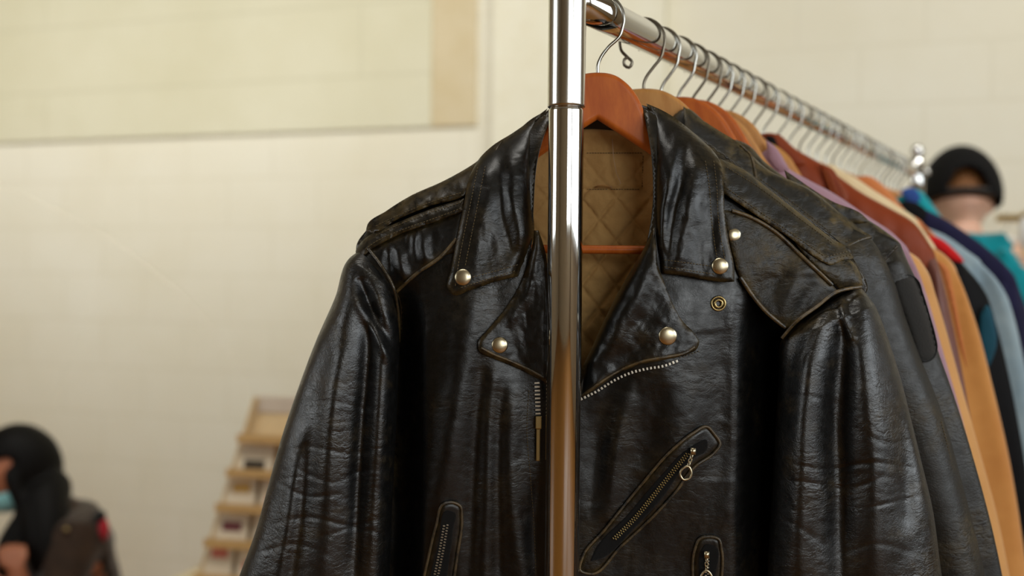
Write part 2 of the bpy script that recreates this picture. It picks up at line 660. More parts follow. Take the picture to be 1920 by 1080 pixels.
def sleeve(name, Lp, Rp, hc, rh, mapper, mat, parent, fold=None, seg=72, rowstep=6.0, cap=True, flat=1.0, wear=None, label=None):
    """tube between two edge polylines; hc, rh arrays/consts over t in 0..1"""
    n0 = len(Lp)
    tt = np.linspace(0, 1, n0)
    Lc = curve2(Lp, 5, False); Rc = curve2(Rp, 5, False)

    def resamp(C, key, t):
        s = np.concatenate([[0], np.cumsum(np.linalg.norm(np.diff(C, axis=0), axis=1))])
        # parameter by key points
        ks = []
        for kp in key:
            ks.append(s[np.argmin(np.hypot(C[:, 0] - kp[0], C[:, 1] - kp[1]))])
        q = np.interp(t, tt, ks)
        return np.stack([np.interp(q, s, C[:, 0]), np.interp(q, s, C[:, 1])], 1)
    length = max(np.linalg.norm(np.diff(Lc, axis=0), axis=1).sum(), np.linalg.norm(np.diff(Rc, axis=0), axis=1).sum())
    rows = int(length / rowstep)
    t = np.linspace(0, 1, rows)
    Lr = resamp(Lc, Lp, t); Rr = resamp(Rc, Rp, t)
    hcv = np.interp(t, tt, hc) if np.ndim(hc) else np.full(rows, hc)
    rhv = np.interp(t, tt, rh) if np.ndim(rh) else np.full(rows, rh)
    ph = np.linspace(0, 2 * math.pi, seg, endpoint=False)
    cx = (Lr + Rr) / 2; hx = (Rr - Lr) / 2
    cs = np.cos(ph); sn = np.sin(ph)
    cs2 = np.sign(cs) * np.abs(cs) ** flat; sn2 = np.sign(sn) * np.abs(sn) ** (flat * flat)
    X = cx[:, 0][:, None] + hx[:, 0][:, None] * cs2
    Y = cx[:, 1][:, None] + hx[:, 1][:, None] * cs2
    H = hcv[:, None] + rhv[:, None] * sn2
    if fold is not None:
        dh = fold(X, Y, ph[None, :] + 0 * X, t[:, None] + 0 * X)
        H = H + dh * (0.25 + 0.75 * np.abs(sn2)) * np.where(sn2 >= 0, 1, -1)
    V = mapper(X.ravel(), Y.ravel(), H.ravel())
    F = []
    for i in range(rows - 1):
        for k in range(seg):
            l = (k + 1) % seg
            F.append((i * seg + k, i * seg + l, (i + 1) * seg + l, (i + 1) * seg + k))
    if cap:
        c0 = V[:seg].mean(0)
        V = np.concatenate([V, [c0]])
        for k in range(seg):
            F.append((rows * seg, (k + 1) % seg, k))
    W = np.zeros(len(V)) if wear is None else np.concatenate([wear(X.ravel(), Y.ravel()), [0] * (len(V) - rows * seg)])
    return link(name, V, F, mat, parent, wear=W, label=label)


def ridge(X, Y, path, w, amp):
    """soft fold along a polyline, tapering at the ends"""
    P = curve2(path, 12, False)
    best = np.full(np.shape(X), 1e9); tb = np.zeros(np.shape(X))
    n = len(P) - 1
    for i in range(n):
        a, b = P[i], P[i + 1]
        ab = b - a; L = ab @ ab + 1e-9
        t = np.clip(((X - a[0]) * ab[0] + (Y - a[1]) * ab[1]) / L, 0, 1)
        d = np.hypot(X - a[0] - t * ab[0], Y - a[1] - t * ab[1])
        m = d < best
        best = np.where(m, d, best); tb = np.where(m, (i + t) / n, tb)
    return amp * np.exp(-(best / w) ** 2) * np.sin(np.pi * np.clip(tb * 0.92 + 0.04, 0, 1)) ** 0.6


def on_path(path, hfun, off, mapper, step=4.0):
    C = curve2(path, step, False)
    return mapper(C[:, 0], C[:, 1], hfun(C[:, 0], C[:, 1]) + off), C


def seam(name, path, hfun, off, r, mat, parent, mapper, seg=6, label=None):
    P, C = on_path(path, hfun, off, mapper)
    V, F = tube(P, r, seg)
    return link(name, V, F, mat, parent, wear=np.full(len(V), 0.9), label=label)


def stitches(name, paths, hfun, off, mat, parent, mapper, pitch=6.0, ln=3.6, r=0.00035):
    parts = []
    for path in paths:
        C = curve2(path, 1.5, False)
        s = np.concatenate([[0], np.cumsum(np.linalg.norm(np.diff(C, axis=0), axis=1))])
        q = np.arange(2, s[-1] - ln, pitch)
        for a in q:
            xs = np.interp([a, a + ln / 2, a + ln], s, C[:, 0]); ys = np.interp([a, a + ln / 2, a + ln], s, C[:, 1])
            P = mapper(xs, ys, hfun(xs, ys) + off + np.array([-0.0002, 0.0003, -0.0002]))
            parts.append(tube(P, r, 5))
    V, F = merge(parts)
    return link(name, V, F, mat, parent)

# ================================================================== THE ROOM
WALL_Y = 3.85
WD = np.array([0.956, -0.292, 0]); WD /= np.linalg.norm(WD)
WN = np.array([WD[1], -WD[0], 0])           # towards the room
CEIL = 4.2
wm = wall_mat('painted_block_wall', (226, 222, 205), (219, 213, 191))
wm_plain = fabric('painted_plaster', (226, 222, 202), (220, 214, 190), rough=0.7, scale=60, sheen=0.0)
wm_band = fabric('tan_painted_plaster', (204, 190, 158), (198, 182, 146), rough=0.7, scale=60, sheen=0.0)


def struct(name, parts, mat, sm=False):
    V, F = merge(parts)
    o = link(name, V, F, mat, None, sm=sm)
    o['kind'] = 'structure'
    return o


def wall_hit(px, py, off=0.0):
    r = ray(px, py)
    n = WN
    t = ((np.array([0, WALL_Y, 0]) + n * off - CAM) @ n) / (r @ n)
    return CAM + r * t


struct('floor', [box((-0.5, 1.0, -0.05), 8.2, 10.2, 0.1)], M['floor'])
struct('ceiling', [box((-0.5, 1.0, CEIL + 0.05), 8.2, 10.2, 0.1)], fabric('ceiling_paint', (150, 140, 120), (140, 130, 110), rough=0.8, scale=60, sheen=0.0))
# slanted back wall, built along its own axis so that its blocks run with it
me_v, me_f = box((-0.5, -0.1, CEIL / 2), 9.2, 0.2, CEIL)
wb = link('wall_back', me_v * np.array([1, -1, 1]), [f[::-1] for f in me_f], wm, None, sm=False)
wb.location = (0, WALL_Y, 0)
wb.rotation_euler = (0, 0, math.atan2(WD[1], WD[0]))
wb['kind'] = 'structure'
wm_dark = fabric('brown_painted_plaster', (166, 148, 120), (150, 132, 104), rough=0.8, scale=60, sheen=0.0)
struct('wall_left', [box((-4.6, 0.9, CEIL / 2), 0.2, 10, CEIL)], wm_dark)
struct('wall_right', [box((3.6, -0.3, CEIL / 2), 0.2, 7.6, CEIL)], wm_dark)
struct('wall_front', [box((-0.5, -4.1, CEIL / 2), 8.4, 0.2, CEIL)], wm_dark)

# shallow boxed panel fixed high on the wall, its right end face put in as a darker tan strip
A = wall_hit(895, 237)
zb = A[2]
wm_panel = wall_mat('painted_panel', (212, 208, 184), (203, 198, 170), bw=3.1, bh=0.29, strength=0.2, dark=0.94)


def wall_box(name, a, left, right, z0, z1, d, mat):
    """box on the wall; left and right are distances along the wall from a"""
    cen = np.array([a[0], a[1], 0]) + WD * (left + right) / 2 + WN * d / 2
    o = link(name, box((0, 0, 0), right - left, d, z1 - z0)[0], box((0, 0, 0), 1, 1, 1)[1], mat, None, sm=False)
    o.location = (cen[0], cen[1], (z0 + z1) / 2)
    o.rotation_euler = (0, 0, math.atan2(WD[1], WD[0]))
    o['kind'] = 'structure'
    bevel(o, 0.006, 2)
    return o


wall_box('trim_1', A, -3.9, -0.19, zb, CEIL, 0.014, wm_panel)
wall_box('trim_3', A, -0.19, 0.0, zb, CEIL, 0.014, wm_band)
# shallow pilaster
pa = wall_hit(930, 300); pb = wall_hit(1248, 300)
wpil = np.linalg.norm((pb - pa)[:2])
c = (pa + pb) / 2; c[2] = CEIL / 2
struct('trim_2', [box(c + WN * 0.01, wpil, 0.08, CEIL, ex=WD, ey=WN)], wm_plain)



def fill_window(n, c, rz, w, h):
    """tall daylight window: frame, bars and a bright pane set on the wall"""
    ex = np.array([math.cos(rz), math.sin(rz), 0]); ey = np.array([-math.sin(rz), math.cos(rz), 0])
    c = np.array(c, float)
    parts = [box(c + ex * s * (w / 2 + 0.04), 0.08, 0.08, h + 0.16, ex=ex, ey=ey) for s in (-1, 1)]
    parts += [box(c + np.array([0, 0, s * (h / 2 + 0.04)]), w + 0.16, 0.08, 0.08, ex=ex, ey=ey) for s in (-1, 1)]
    parts += [box(c + ex * s * w / 6, 0.035, 0.05, h, ex=ex, ey=ey) for s in (-1, 1)]
    V, F = merge(parts)
    o = link('window_%d' % n, V, F, plain('window_paint', (214, 208, 194), 0.5), None, sm=False)
    o['kind'] = 'structure'


fill_window(1, (3.44, -1.35, 2.2), math.pi / 2, 4.45, 1.85)
fill_window(2, (1.85, -3.93, 2.2), 0, 2.35, 1.85)
fill_window(3, (-4.44, 0.1, 2.2), math.pi / 2, 1.85, 1.85)

# ================================================================== THE RAIL
ZR = POST[2]
rack = thing('clothing_rack', (POST[0], POST[1], 0), 'chrome clothing rack whose shiny upright post stands in front of the jackets', 'clothing rack')
RL = 1.74
r_post = 0.0160
zj = at(1062, 203, 0.905)[2]
V, F = lathe([(r_post, 0.09), (r_post, zj - 0.003), (r_post, zj - 0.0018), (r_post - 0.0012, zj - 0.0005), (r_post - 0.0012, zj + 0.0005)], (POST[0], POST[1], 0), (0, 0, 1), 64)
link('post', V, F, M['chrome'], rack)
V, F = lathe([(r_post + 0.0003, zj + 0.0006), (r_post + 0.0012, zj + 0.0014), (r_post + 0.0012, zj + 0.003), (r_post + 0.0012, ZR + 0.053), (r_post + 0.0012, ZR + 0.055), (r_post, ZR + 0.06), (0.004, ZR + 0.066)], (POST[0], POST[1], 0), (0, 0, 1), 64)
link('post_sleeve', V, F, M['chrome2'], rack)
END = POST + RAIL_D * RL
V, F = tube([POST + RAIL_D * s for s in np.linspace(0.012, RL, 24)], 0.016, 48)
link('rail', V, F, M['chrome'], rack)
V, F = lathe([(r_post, 0.09), (r_post, ZR - 0.05), (r_post + 0.0015, ZR - 0.048), (r_post + 0.0015, ZR + 0.03), (0.012, ZR + 0.034), (0.005, ZR + 0.036)], (END[0], END[1], 0), (0, 0, 1), 40)
link('post', V, F, M['chrome'], rack)
V, F = lathe([(0.004, 0.034), (0.013, 0.038), (0.0165, 0.05), (0.013, 0.062), (0.004, 0.067)], (END[0], END[1], ZR), (0, 0, 1), 24)
link('finial', V, F, M['chrome'], rack)
# screw knobs on the far bracket
for dz, du in ((-0.05, -0.02), (0.0, 0.02)):
    V, F = lathe([(0.004, 0.0), (0.009, 0.004), (0.009, 0.012), (0.004, 0.015)], END + np.array([0, 0, dz]) , (RAIL_D[1] * (1 if du > 0 else -1), -RAIL_D[0] * (1 if du > 0 else -1), 0), 16)
    link('bracket_screw', V + np.array([RAIL_D[1], -RAIL_D[0], 0]) * (0.014 if du > 0 else -0.014), F, M['chrome'], rack)
PERP = np.array([RAIL_D[1], -RAIL_D[0], 0])
for e in (POST, END):
    g = np.array([e[0], e[1], 0.09])
    V, F = tube([g - PERP * 0.26, g + PERP * 0.26], 0.016, 24)
    link('foot_bar', V, F, M['chrome'], rack)
    for s in (-0.24, 0.24):
        cc = g + PERP * s; cc[2] = 0.036
        V, F = merge([lathe([(0.012, -0.012), (0.036, -0.010), (0.036, 0.010), (0.012, 0.012)], cc, RAIL_D, 24),
                      tube([cc + [0, 0, 0.03], cc + [0, 0, 0.056]], 0.008, 10)])
        link('caster', V, F, plain('caster_rubber', (30, 30, 30), 0.6), rack)
V, F = tube([np.array([POST[0], POST[1], 0.2]) + RAIL_D * s for s in (0, RL)], 0.0125, 24)
link('lower_bar', V, F, M['chrome'], rack)

# ------------------------------------------------------------------ hangers
HALF_TOP = [(0, 116), (32, 121), (56, 137), (77, 163), (90, 192), (104, 230), (150, 270), (240, 324), (340, 374), (418, 410), (434, 432)]
HALF_BOT = [(420, 448), (340, 412), (240, 366), (160, 316), (108, 276), (72, 252), (32, 226)]
HALF_TOP2 = [(0, 112), (36, 116), (66, 130), (96, 156), (122, 196), (150, 232), (200, 270), (260, 306), (340, 356), (418, 398), (434, 420)]


HALF_TOP3 = [(0, 112), (36, 116), (66, 130), (96, 156), (122, 196), (150, 240), (200, 290), (260, 336), (340, 392), (412, 436), (426, 456)]


def hanger_outline(top):
    if top is HALF_TOP3:
        hb = [(412, 474), (340, 434), (240, 384), (160, 328)] + HALF_BOT[4:]
        return top + hb + [(0, 206, 1)] + [(-x, y) for x, y in (top[1:] + hb)][::-1]
    r = top + HALF_BOT
    l = [(-x, y) for x, y in (top[1:] + HALF_BOT)][::-1]
    return r + [(0, 206, 1)] + l


HPTS = {}


def hanger(stem, yaw, woodm, hookm, label, group='wooden hangers along the rail', R=0.0220, cu=-0.002, tail=None,
           low=False, top=HALF_TOP, drop=0, bar=True, roundtop=True):
    C = rail_at(stem)
    pl = Plane(C, yaw)
    h = thing('clothes_hanger', tuple(C), label, 'clothes hanger', group)
    # hook
    wr = 0.00165
    cv = 0.016 + wr + 0.0003 - R
    pts = [(0, -0.075 - drop * .0005), (0, -0.057), (0.0, -0.051), (0.0025, -0.044), (0.0095, -0.034), (cu + R * 0.86, -0.022)]
    a = np.linspace(math.radians(-18), math.radians(176), 20)
    pts += [(cu + R * math.cos(t), cv + R * math.sin(t)) for t in a]
    if tail:
        pts += tail
    else:
        pts += [(cu - R * 0.97, cv - R * 0.12)]
    c2 = curve2(pts, 0.002, False)
    P = pl.uv(c2[:, 0], c2[:, 1], np.zeros(len(c2)))
    V, F = tube(P, wr, 6 if low else 10)
    link('hook', V, F, hookm, h)

    def hf(x, y, d):
        q = np.clip(d / 9.0, 0, 1)
        return 0.0015 + 0.0045 * np.sqrt(1 - (1 - q) ** 2)
    hf.use_dist = True

    def hb(x, y, d):
        q = np.clip(d / 9.0, 0, 1)
        return -0.0015 - 0.0045 * np.sqrt(1 - (1 - q) ** 2)
    outl = [(p[0], p[1] + drop) + tuple(p[2:]) for p in hanger_outline(top)]
    panel('hanger_body', outl, hf, woodm, h, pl.unit, step=10 if low else 4, backf=hb, coarse=9999)
    if bar:
        V, F = tube([pl.uv(u, -0.228, 0) for u in np.linspace(-0.17, 0.17, 12)], 0.0042, 12)
        link('trouser_bar', V, F, woodm, h)
    return pl


# ================================================================== FRONT JACKET
J = hanger(1122, 2.0, M['wood_o'], M['hook'], 'orange wooden hanger with a shaped top inside the front black leather jacket',
           R=0.0245, cu=0.0)
jacket = thing('leather_jacket', tuple(J.O), 'black leather motorcycle jacket with snapped lapels and quilted brown lining, first on the rack', 'jacket', 'black leather jackets')
MP = J.px
SX = [560, 600, 640, 660, 690, 768, 832, 885, 942, 1000, 1027, 1110, 1215, 1290, 1400, 1500, 1600, 1640, 1700]
SY = [620, 560, 505, 470, 425, 367, 338, 308, 263, 225, 203, 196, 195, 240, 318, 395, 480, 530, 600]


def torso_h(x, y, recess=True):
    x = np.asarray(x, float); y = np.asarray(y, float)
    d = np.maximum(y - np.interp(x, SX, SY), 0)
    h = -0.004 + 0.034 * (1 - np.exp(-d / 42))
    h = h + 0.012 * np.exp(-((x - 1265) / 120) ** 2 - ((y - 720) / 260) ** 2)
    h = h + 0.009 * np.exp(-((x - 880) / 90) ** 2 - ((y - 760) / 300) ** 2)
    down = smooth(500, 640, y)
    if recess:
        h = h - 0.050 * smooth(1370, 1475, x) * down - 0.040 * smooth(800, 735, x) * down
    # hanging folds
    f = 0
    for p, w, a in (
        ([(880, 560), (868, 680), (850, 800), (822, 940), (800, 1120)], 30, 0.0065),
        ([(925, 700), (915, 800), (912, 950), (905, 1120)], 17, 0.0038),
        ([(960, 720), (955, 860), (965, 1000), (985, 1130)], 20, 0.0036),
        ([(780, 560), (772, 700), (770, 860), (760, 1000)], 26, -0.006),
        ([(900, 690), (893, 850), (880, 1120)], 16, -0.0035),
        ([(938, 730), (934, 900), (940, 1120)], 14, -0.003),
        ([(1010, 900), (1000, 1000), (1010, 1120)], 14, -0.003),
        ([(1175, 735), (1160, 800), (1148, 880), (1140, 980)], 22, 0.005),
        ([(1128, 770), (1120, 860), (1112, 950)], 20, -0.003),
        ([(1235, 720), (1225, 800), (1200, 880)], 26, -0.003),
        ([(1395, 560), (1385, 760), (1375, 960), (1370, 1120)], 26, 0.003),
        ([(1330, 620), (1345, 760), (1350, 900)], 40, -0.004),
    ):
        f = f + ridge(x, y, p, w, a)
    f = f + 0.0030 * fbm(x / 90, y / 260, 3, 2) * smooth(420, 600, y)
    f = f + 0.0005 * fbm(x / 24, y / 46, 5, 3)
    return h + f


def torso_det(x, y):
    return torso_h(x, y) - 0.0004 * ridged(x / 22 + 0.6 * fbm(x / 40, y / 40, 9), y / 9, 11) * smooth(0.0, 0.5, fbm(x / 60, y / 60, 21) + 0.25)


def jp(name, pts, hf, mat='soft', **k):
    return panel(name, pts, hf, M[mat], jacket, MP, **k)


lp = jp('front_panel', [(1040, 196, 1), (1000, 228), (942, 265), (885, 310), (832, 340), (768, 369), (690, 428), (668, 462), (672, 490),
                        (740, 545), (738, 700), (730, 900), (724, 1100), (715, 1660, 1), (1075, 1660, 1), (1062, 1300), (1052, 1100), (1045, 800),
                        (1020, 700), (1004, 600), (996, 500), (1000, 400), (1008, 300)], torso_det, step=5, wear=0.5)
rp = jp('front_panel', [(1205, 200, 1), (1290, 243), (1400, 320), (1500, 397), (1600, 484), (1626, 545), (1560, 575), (1490, 618),
                        (1472, 700), (1474, 900), (1470, 1100), (1460, 1660, 1), (1075, 1660, 1), (1070, 1300), (1066, 1050), (1062, 800),
                        (1085, 735), (1110, 660), (1165, 555), (1208, 470), (1222, 400), (1222, 300)], torso_det, step=5, wear=0.5)


# back of the jacket and the quilted lining inside the neck
def back_h(x, y):
    d = np.maximum(np.asarray(y) - np.interp(x, SX, SY), 0)
    return -0.008 - 0.034 * (1 - np.exp(-d / 40)) + 0.0 * x


jp('back_panel', [(1110, 200), (1215, 200), (1290, 246), (1400, 324), (1500, 402), (1600, 490), (1618, 560), (1560, 700), (1550, 1100), (1540, 1660, 1),
                  (670, 1660, 1), (690, 1100), (700, 700), (672, 530), (672, 474), (690, 436), (768, 376), (832, 346), (885, 316), (942, 272), (1010, 215)],
   back_h, step=14, thick=0.002)


def lin_h(x, y):
    x = np.asarray(x, float); y = np.asarray(y, float)
    a = (x + 0.80 * y) / 66.0; b = (x - 0.80 * y) / 66.0
    q = np.minimum(np.abs(np.sin(np.pi * a)), np.abs(np.sin(np.pi * b)))
    quilt = 0.0042 * (1 - (1 - q) ** 4)
    inpatch = ((x < 1205) & (y > 286) & (y < 354)) * 1.0
    up = (y < 286) * 1.0
    quilt = quilt * (1 - 0.6 * inpatch) * (1 - 0.75 * up) + 0.0012 * inpatch
    for (x0, y0, x1, y1) in ((960, 287, 1206, 287), (1206, 287, 1204, 355), (960, 355, 1204, 355)):
        ab = np.array([x1 - x0, y1 - y0], float)
        t = np.clip(((x - x0) * ab[0] + (y - y0) * ab[1]) / (ab @ ab), 0, 1)
        dd = np.hypot(x - x0 - t * ab[0], y - y0 - t * ab[1])
        quilt = quilt - 0.0018 * np.exp(-(dd / 3.0) ** 2)
    w = (0.0028 * fbm(x / 50, y / 34, 31, 4) + 0.0012 * fbm(x / 14, y / 18, 33, 3)) * smooth(240, 290, y) + 0.004 * smooth(275, 244, y)
    side = 0.022 * np.exp(-((1245 - x) / 34) ** 2) + 0.022 * np.exp(-((x - 975) / 34) ** 2)
    return -0.033 - 0.006 * (1 - np.exp(-(y - 240) / 60)) + quilt + w + side


jp('lining', [(968, 250), (1060, 244), (1110, 242), (1160, 246), (1215, 256), (1262, 290), (1262, 460), (1215, 560), (1150, 700), (1110, 780), (1040, 780),
              (985, 640), (962, 500), (955, 380)], lin_h, 'lining', step=3, thick=0.003, wear=0)
stitches('lining_stitching', [[(1098, 287), (1205, 287)], [(1206, 290), (1204, 354)], [(1098, 355), (1202, 355)]], lin_h, 0.0006, M['dark'], jacket, MP, pitch=5, ln=3.6, r=0.0003)
# hanging loop of the lining
P = MP(np.array([1116, 1122, 1130, 1138, 1147]), np.array([351, 348.5, 347.5, 348.5, 351]), np.array([-.033, -.029, -.027, -.029, -.033]))
V, F = tube(P, 0.0008, 8)
link('hanging_loop', V, F, fabric('loop_tape', (190, 140, 78), rough=0.8), jacket)


P = MP(np.array([1147, 1149, 1151, 1156, 1164, 1161]), np.array([252, 275, 300, 325, 344, 347]), np.array([-.034, -.030, -.028, -.027, -.026, -.027]))
V, F = tube(curve3(P), 0.0003, 5)
link('loose_thread', V, F, plain('pale_thread', (190, 160, 130), 0.8), jacket)


# collar and lapels lie on the fronts
def over(off, extra=None, side=None):
    def f(x, y):
        x = np.asarray(x, float); y = np.asarray(y, float)
        h = torso_h(x, y) + off
        if extra is not None:
            h = h + extra(x, y)
        return h
    return f


def collar_l_x(x, y):
    up = smooth(330, 215, y)
    e = np.interp(y, [200, 250, 300, 380, 440, 510], [1027, 1004, 996, 998, 1001, 974])      # roll edge
    rollin = -0.016 * np.exp(-np.maximum(e - x, 0) / 9.0)
    f = 0.004 * ridge(x, y, [(965, 290), (958, 360), (975, 430), (985, 500)], 16, 1.0)
    f = f - 0.004 * ridge(x, y, [(940, 280), (938, 350), (945, 420), (965, 480)], 14, 1.0)
    f = f + 0.003 * ridge(x, y, [(915, 350), (900, 430), (885, 500)], 20, 1.0)
    f = f + 0.0016 * fbm(x / 18, y / 34, 41, 3)
    f = f - 0.0012 * ridged(x / 30, y / 7 + 0.1 * x / 7, 45) * np.exp(-((x - 975) / 30) ** 2 - ((y - 320) / 40) ** 2)
    f = f - 0.0008 * fbm(x / 18, y / 34, 41, 3)
    return rollin - 0.010 * up + f + 0.004 * np.exp(-((y - 520) / 30) ** 2)


cl = jp('collar', [(1027, 203, 1), (995, 226), (960, 250), (925, 272), (903, 292), (884, 322), (868, 392), (856, 450), (846, 505), (840, 543), (850, 553),
                   (880, 545), (930, 528), (972, 518, 1), (990, 480), (1001, 440), (998, 380), (996, 300), (1004, 250)],
        over(0.013, collar_l_x), step=3.5, thick=0.0028, roll=0.0026, rollw=4, wear=0.9, wearw=7)


def collar_r_x(x, y):
    up = smooth(330, 200, y)
    e = np.interp(y, [195, 240, 300, 380, 440, 512], [1212, 1223, 1228, 1227, 1228, 1236])
    rollin = -0.016 * np.exp(-np.maximum(x - e, 0) / 10.0)
    f = ridge(x, y, [(1262, 270), (1256, 340), (1243, 400), (1240, 470)], 12, 0.0045)
    f = f + ridge(x, y, [(1312, 300), (1300, 360), (1283, 430), (1268, 500)], 19, 0.0050)
    f = f - ridge(x, y, [(1285, 260), (1278, 340), (1262, 400), (1255, 480)], 12, 0.0045)
    f = f + 0.0012 * fbm(x / 18, y / 34, 51, 3)
    return rollin - 0.010 * up + f + 0.003 * np.exp(-((x - 1365) / 22) ** 2)


cr = jp('collar', [(1212, 194, 1), (1236, 204), (1264, 220), (1290, 240), (1318, 264), (1340, 286), (1352, 306), (1357, 350), (1359, 400), (1366, 450),
                   (1377, 505), (1377, 528, 1), (1366, 529), (1330, 526), (1280, 517), (1236, 512, 1), (1230, 470), (1226, 400), (1228, 300), (1222, 235)],
        over(0.013, collar_r_x), step=3.5, thick=0.0028, roll=0.0026, rollw=4, wear=0.9, wearw=7)


def lapel_r_x(x, y):
    fold = np.interp(y, [420, 500, 600, 680, 750], [1224, 1186, 1130, 1096, 1086])
    d = np.maximum(x - fold, 0)
    f = -0.012 * np.exp(-d / 8.0) + 0.004 * np.exp(-((d - 35) / 30) ** 2)
    f = f + ridge(x, y, [(1210, 520), (1180, 580), (1150, 650)], 20, 0.003)
    f = f + ridge(x, y, [(1105, 700), (1150, 672), (1210, 650), (1280, 642)], 12, -0.0012)
    return f + 0.0010 * fbm(x / 20, y / 24, 61, 3)


jp('lapel', [(1226, 418, 1), (1212, 456), (1184, 505), (1158, 550), (1132, 602), (1108, 655), (1092, 690), (1086, 746), (1130, 720), (1165, 698),
             (1200, 684), (1245, 675), (1290, 664), (1306, 655), (1311, 640), (1303, 626), (1280, 602), (1262, 570), (1246, 530), (1234, 500), (1230, 460)],
   over(0.0065, lapel_r_x), step=3.5, thick=0.0025, roll=0.0022, rollw=4, wear=0.9, wearw=7)


def lapel_l_x(x, y):
    f = ridge(x, y, [(1010, 420), (1000, 500), (985, 560), (960, 600)], 10, 0.003)
    f = f - 0.0013 * ridged(x / 14, y / 30, 71) * np.exp(-((x - 985) / 26) ** 2) + 0.004 * np.exp(-((x - 1020) / 25) ** 2)
    return f + 0.0006 * fbm(x / 14, y / 20, 73, 3)


jp('lapel', [(1001, 432, 1), (1000, 446), (990, 492), (974, 535), (945, 582), (915, 618), (896, 644), (899, 660), (920, 670), (955, 684), (990, 700), (1022, 716),
             (1046, 724, 1), (1042, 640), (1030, 540), (1022, 470), (1010, 432, 1)],
   over(0.0065, lapel_l_x), step=3.5, thick=0.0025, roll=0.0022, rollw=4, wear=0.9, wearw=7)

# seams of collar and lapels
colar = over(0.013, collar_r_x); colal = over(0.013, collar_l_x); lapr = over(0.0065, lapel_r_x); lapl = over(0.0065, lapel_l_x)
stitches('stitching', [[(1338, 300), (1344, 350), (1347, 410), (1354, 460), (1364, 506)], [(1322, 300), (1330, 350), (1334, 410), (1342, 470), (1350, 510)],
                       [(1244, 500), (1290, 507), (1340, 514)], [(1244, 487), (1290, 493), (1340, 500)]], colar, 0.0003, M['thread'], cr, MP)
stitches('stitching', [[(896, 312), (880, 392), (868, 450), (858, 505), (854, 536)], [(910, 310), (894, 392), (882, 450), (872, 500)],
                       [(862, 540), (900, 528), (965, 508)], [(884, 520), (930, 508), (972, 496)]], colal, 0.0003, M['thread'], cl, MP)
seam('piping', [(1092, 742), (1130, 714), (1165, 693), (1200, 679), (1245, 670), (1290, 659), (1302, 650)], lapr, 0.0, 0.0013, M['piping'], jacket, MP)
seam('piping', [(902, 652), (925, 664), (955, 676), (990, 692), (1020, 708)], lapl, 0.0, 0.0013, M['piping'], jacket, MP)

# shoulder straps and yokes ------------------------------------------------


def strap_x(path, w=10):
    return lambda x, y: 0.0015 * fbm(x / 14, y / 12, 81, 3) + 0.0008 * ridged(x / 8, y / 30, 83)


ep_r = over(0.0065, strap_x(0)); ep_l = over(0.0065, strap_x(1))


def yoke_r(x, y):
    """the shoulder yoke stands proud of the front and runs out to the armhole"""
    x = np.asarray(x, float); y = np.asarray(y, float)
    h = np.maximum(torso_h(x, y), torso_h(x, y, False) * 0.9) + 0.005
    h = h + 0.004 * np.exp(-(((x - 1490) * 0.75 + (y - 545) * 0.65) / 34) ** 2) - 0.006 * smooth(1520, 1570, x)
    return h + ridge(x, y, [(1500, 500), (1480, 550), (1465, 600)], 18, 0.004) - ridge(x, y, [(1530, 530), (1510, 560), (1490, 600)], 12, 0.003) + 0.0006 * fbm(x / 20, y / 20, 85)


yoke_l = over(0.003, lambda x, y: ridge(x, y, [(745, 460), (752, 500), (760, 530)], 9, 0.003) + ridge(x, y, [(728, 465), (730, 510)], 8, -0.003) + ridge(x, y, [(795, 430), (792, 465), (800, 490)], 9, 0.003)
              + ridge(x, y, [(775, 440), (778, 480)], 7, -0.002) + 0.0010 * fbm(x / 14, y / 22, 87, 3))

jp('shoulder_yoke', [(1352, 392, 1), (1400, 403), (1450, 430), (1505, 480), (1562, 536), (1571, 545, 1), (1530, 576), (1474, 616, 1), (1440, 590), (1405, 545), (1385, 515), (1372, 470)],
   yoke_r, 'black2', step=4, thick=0.002, roll=0.0014, wear=0.8, wfun=lambda x, y: 0.45 * np.exp(-((x - 1445) / 40) ** 2 - ((y - 480) / 30) ** 2))
seam('yoke_piping', [(1388, 520), (1405, 546), (1440, 588), (1472, 614)], yoke_r, 0.0006, 0.0020, M['piping'], jacket, MP)
seam('yoke_piping', [(1372, 395), (1402, 405), (1450, 432), (1505, 482), (1560, 534)], yoke_r, 0.0006, 0.0019, M['piping'], jacket, MP)
jp('shoulder_yoke', [(868, 392, 1), (810, 416), (746, 441), (695, 465), (672, 478), (690, 502), (716, 528), (738, 551, 1), (780, 516), (828, 482), (862, 470, 1)],
   yoke_l, step=4, thick=0.002, roll=0.0014, wear=0.7)
seam('yoke_piping', [(741, 549), (780, 514), (828, 480), (856, 448)], yoke_l, 0.0004, 0.0018, M['piping'], jacket, MP)

er2 = jp('shoulder_strap', [(1470, 420, 1), (1510, 440), (1560, 478), (1600, 492), (1614, 518), (1618, 535, 1), (1592, 540), (1573, 541, 1), (1540, 510), (1500, 468)],
         over(0.0052, strap_x(0)), 'black2', step=4, thick=0.002, roll=0.0018, wear=0.9)
er = jp('epaulette', [(1348, 296, 1), (1395, 318), (1436, 350), (1505, 404), (1560, 447), (1598, 473), (1601, 482), (1580, 488), (1556, 497), (1545, 492), (1482, 447), (1412, 400), (1356, 362, 1)],
        over(0.0095, strap_x(0)), 'black2', step=4, thick=0.003, roll=0.002, wear=0.9)
ef = over(0.0098, strap_x(0))
stitches('stitching', [[(1362, 352), (1412, 388), (1482, 436), (1548, 482)], [(1548, 482), (1594, 470)], [(1556, 487), (1598, 477)], [(1360, 312), (1430, 356), (1500, 410), (1560, 455)]], ef, 0.0002, M['thread'], er, MP)
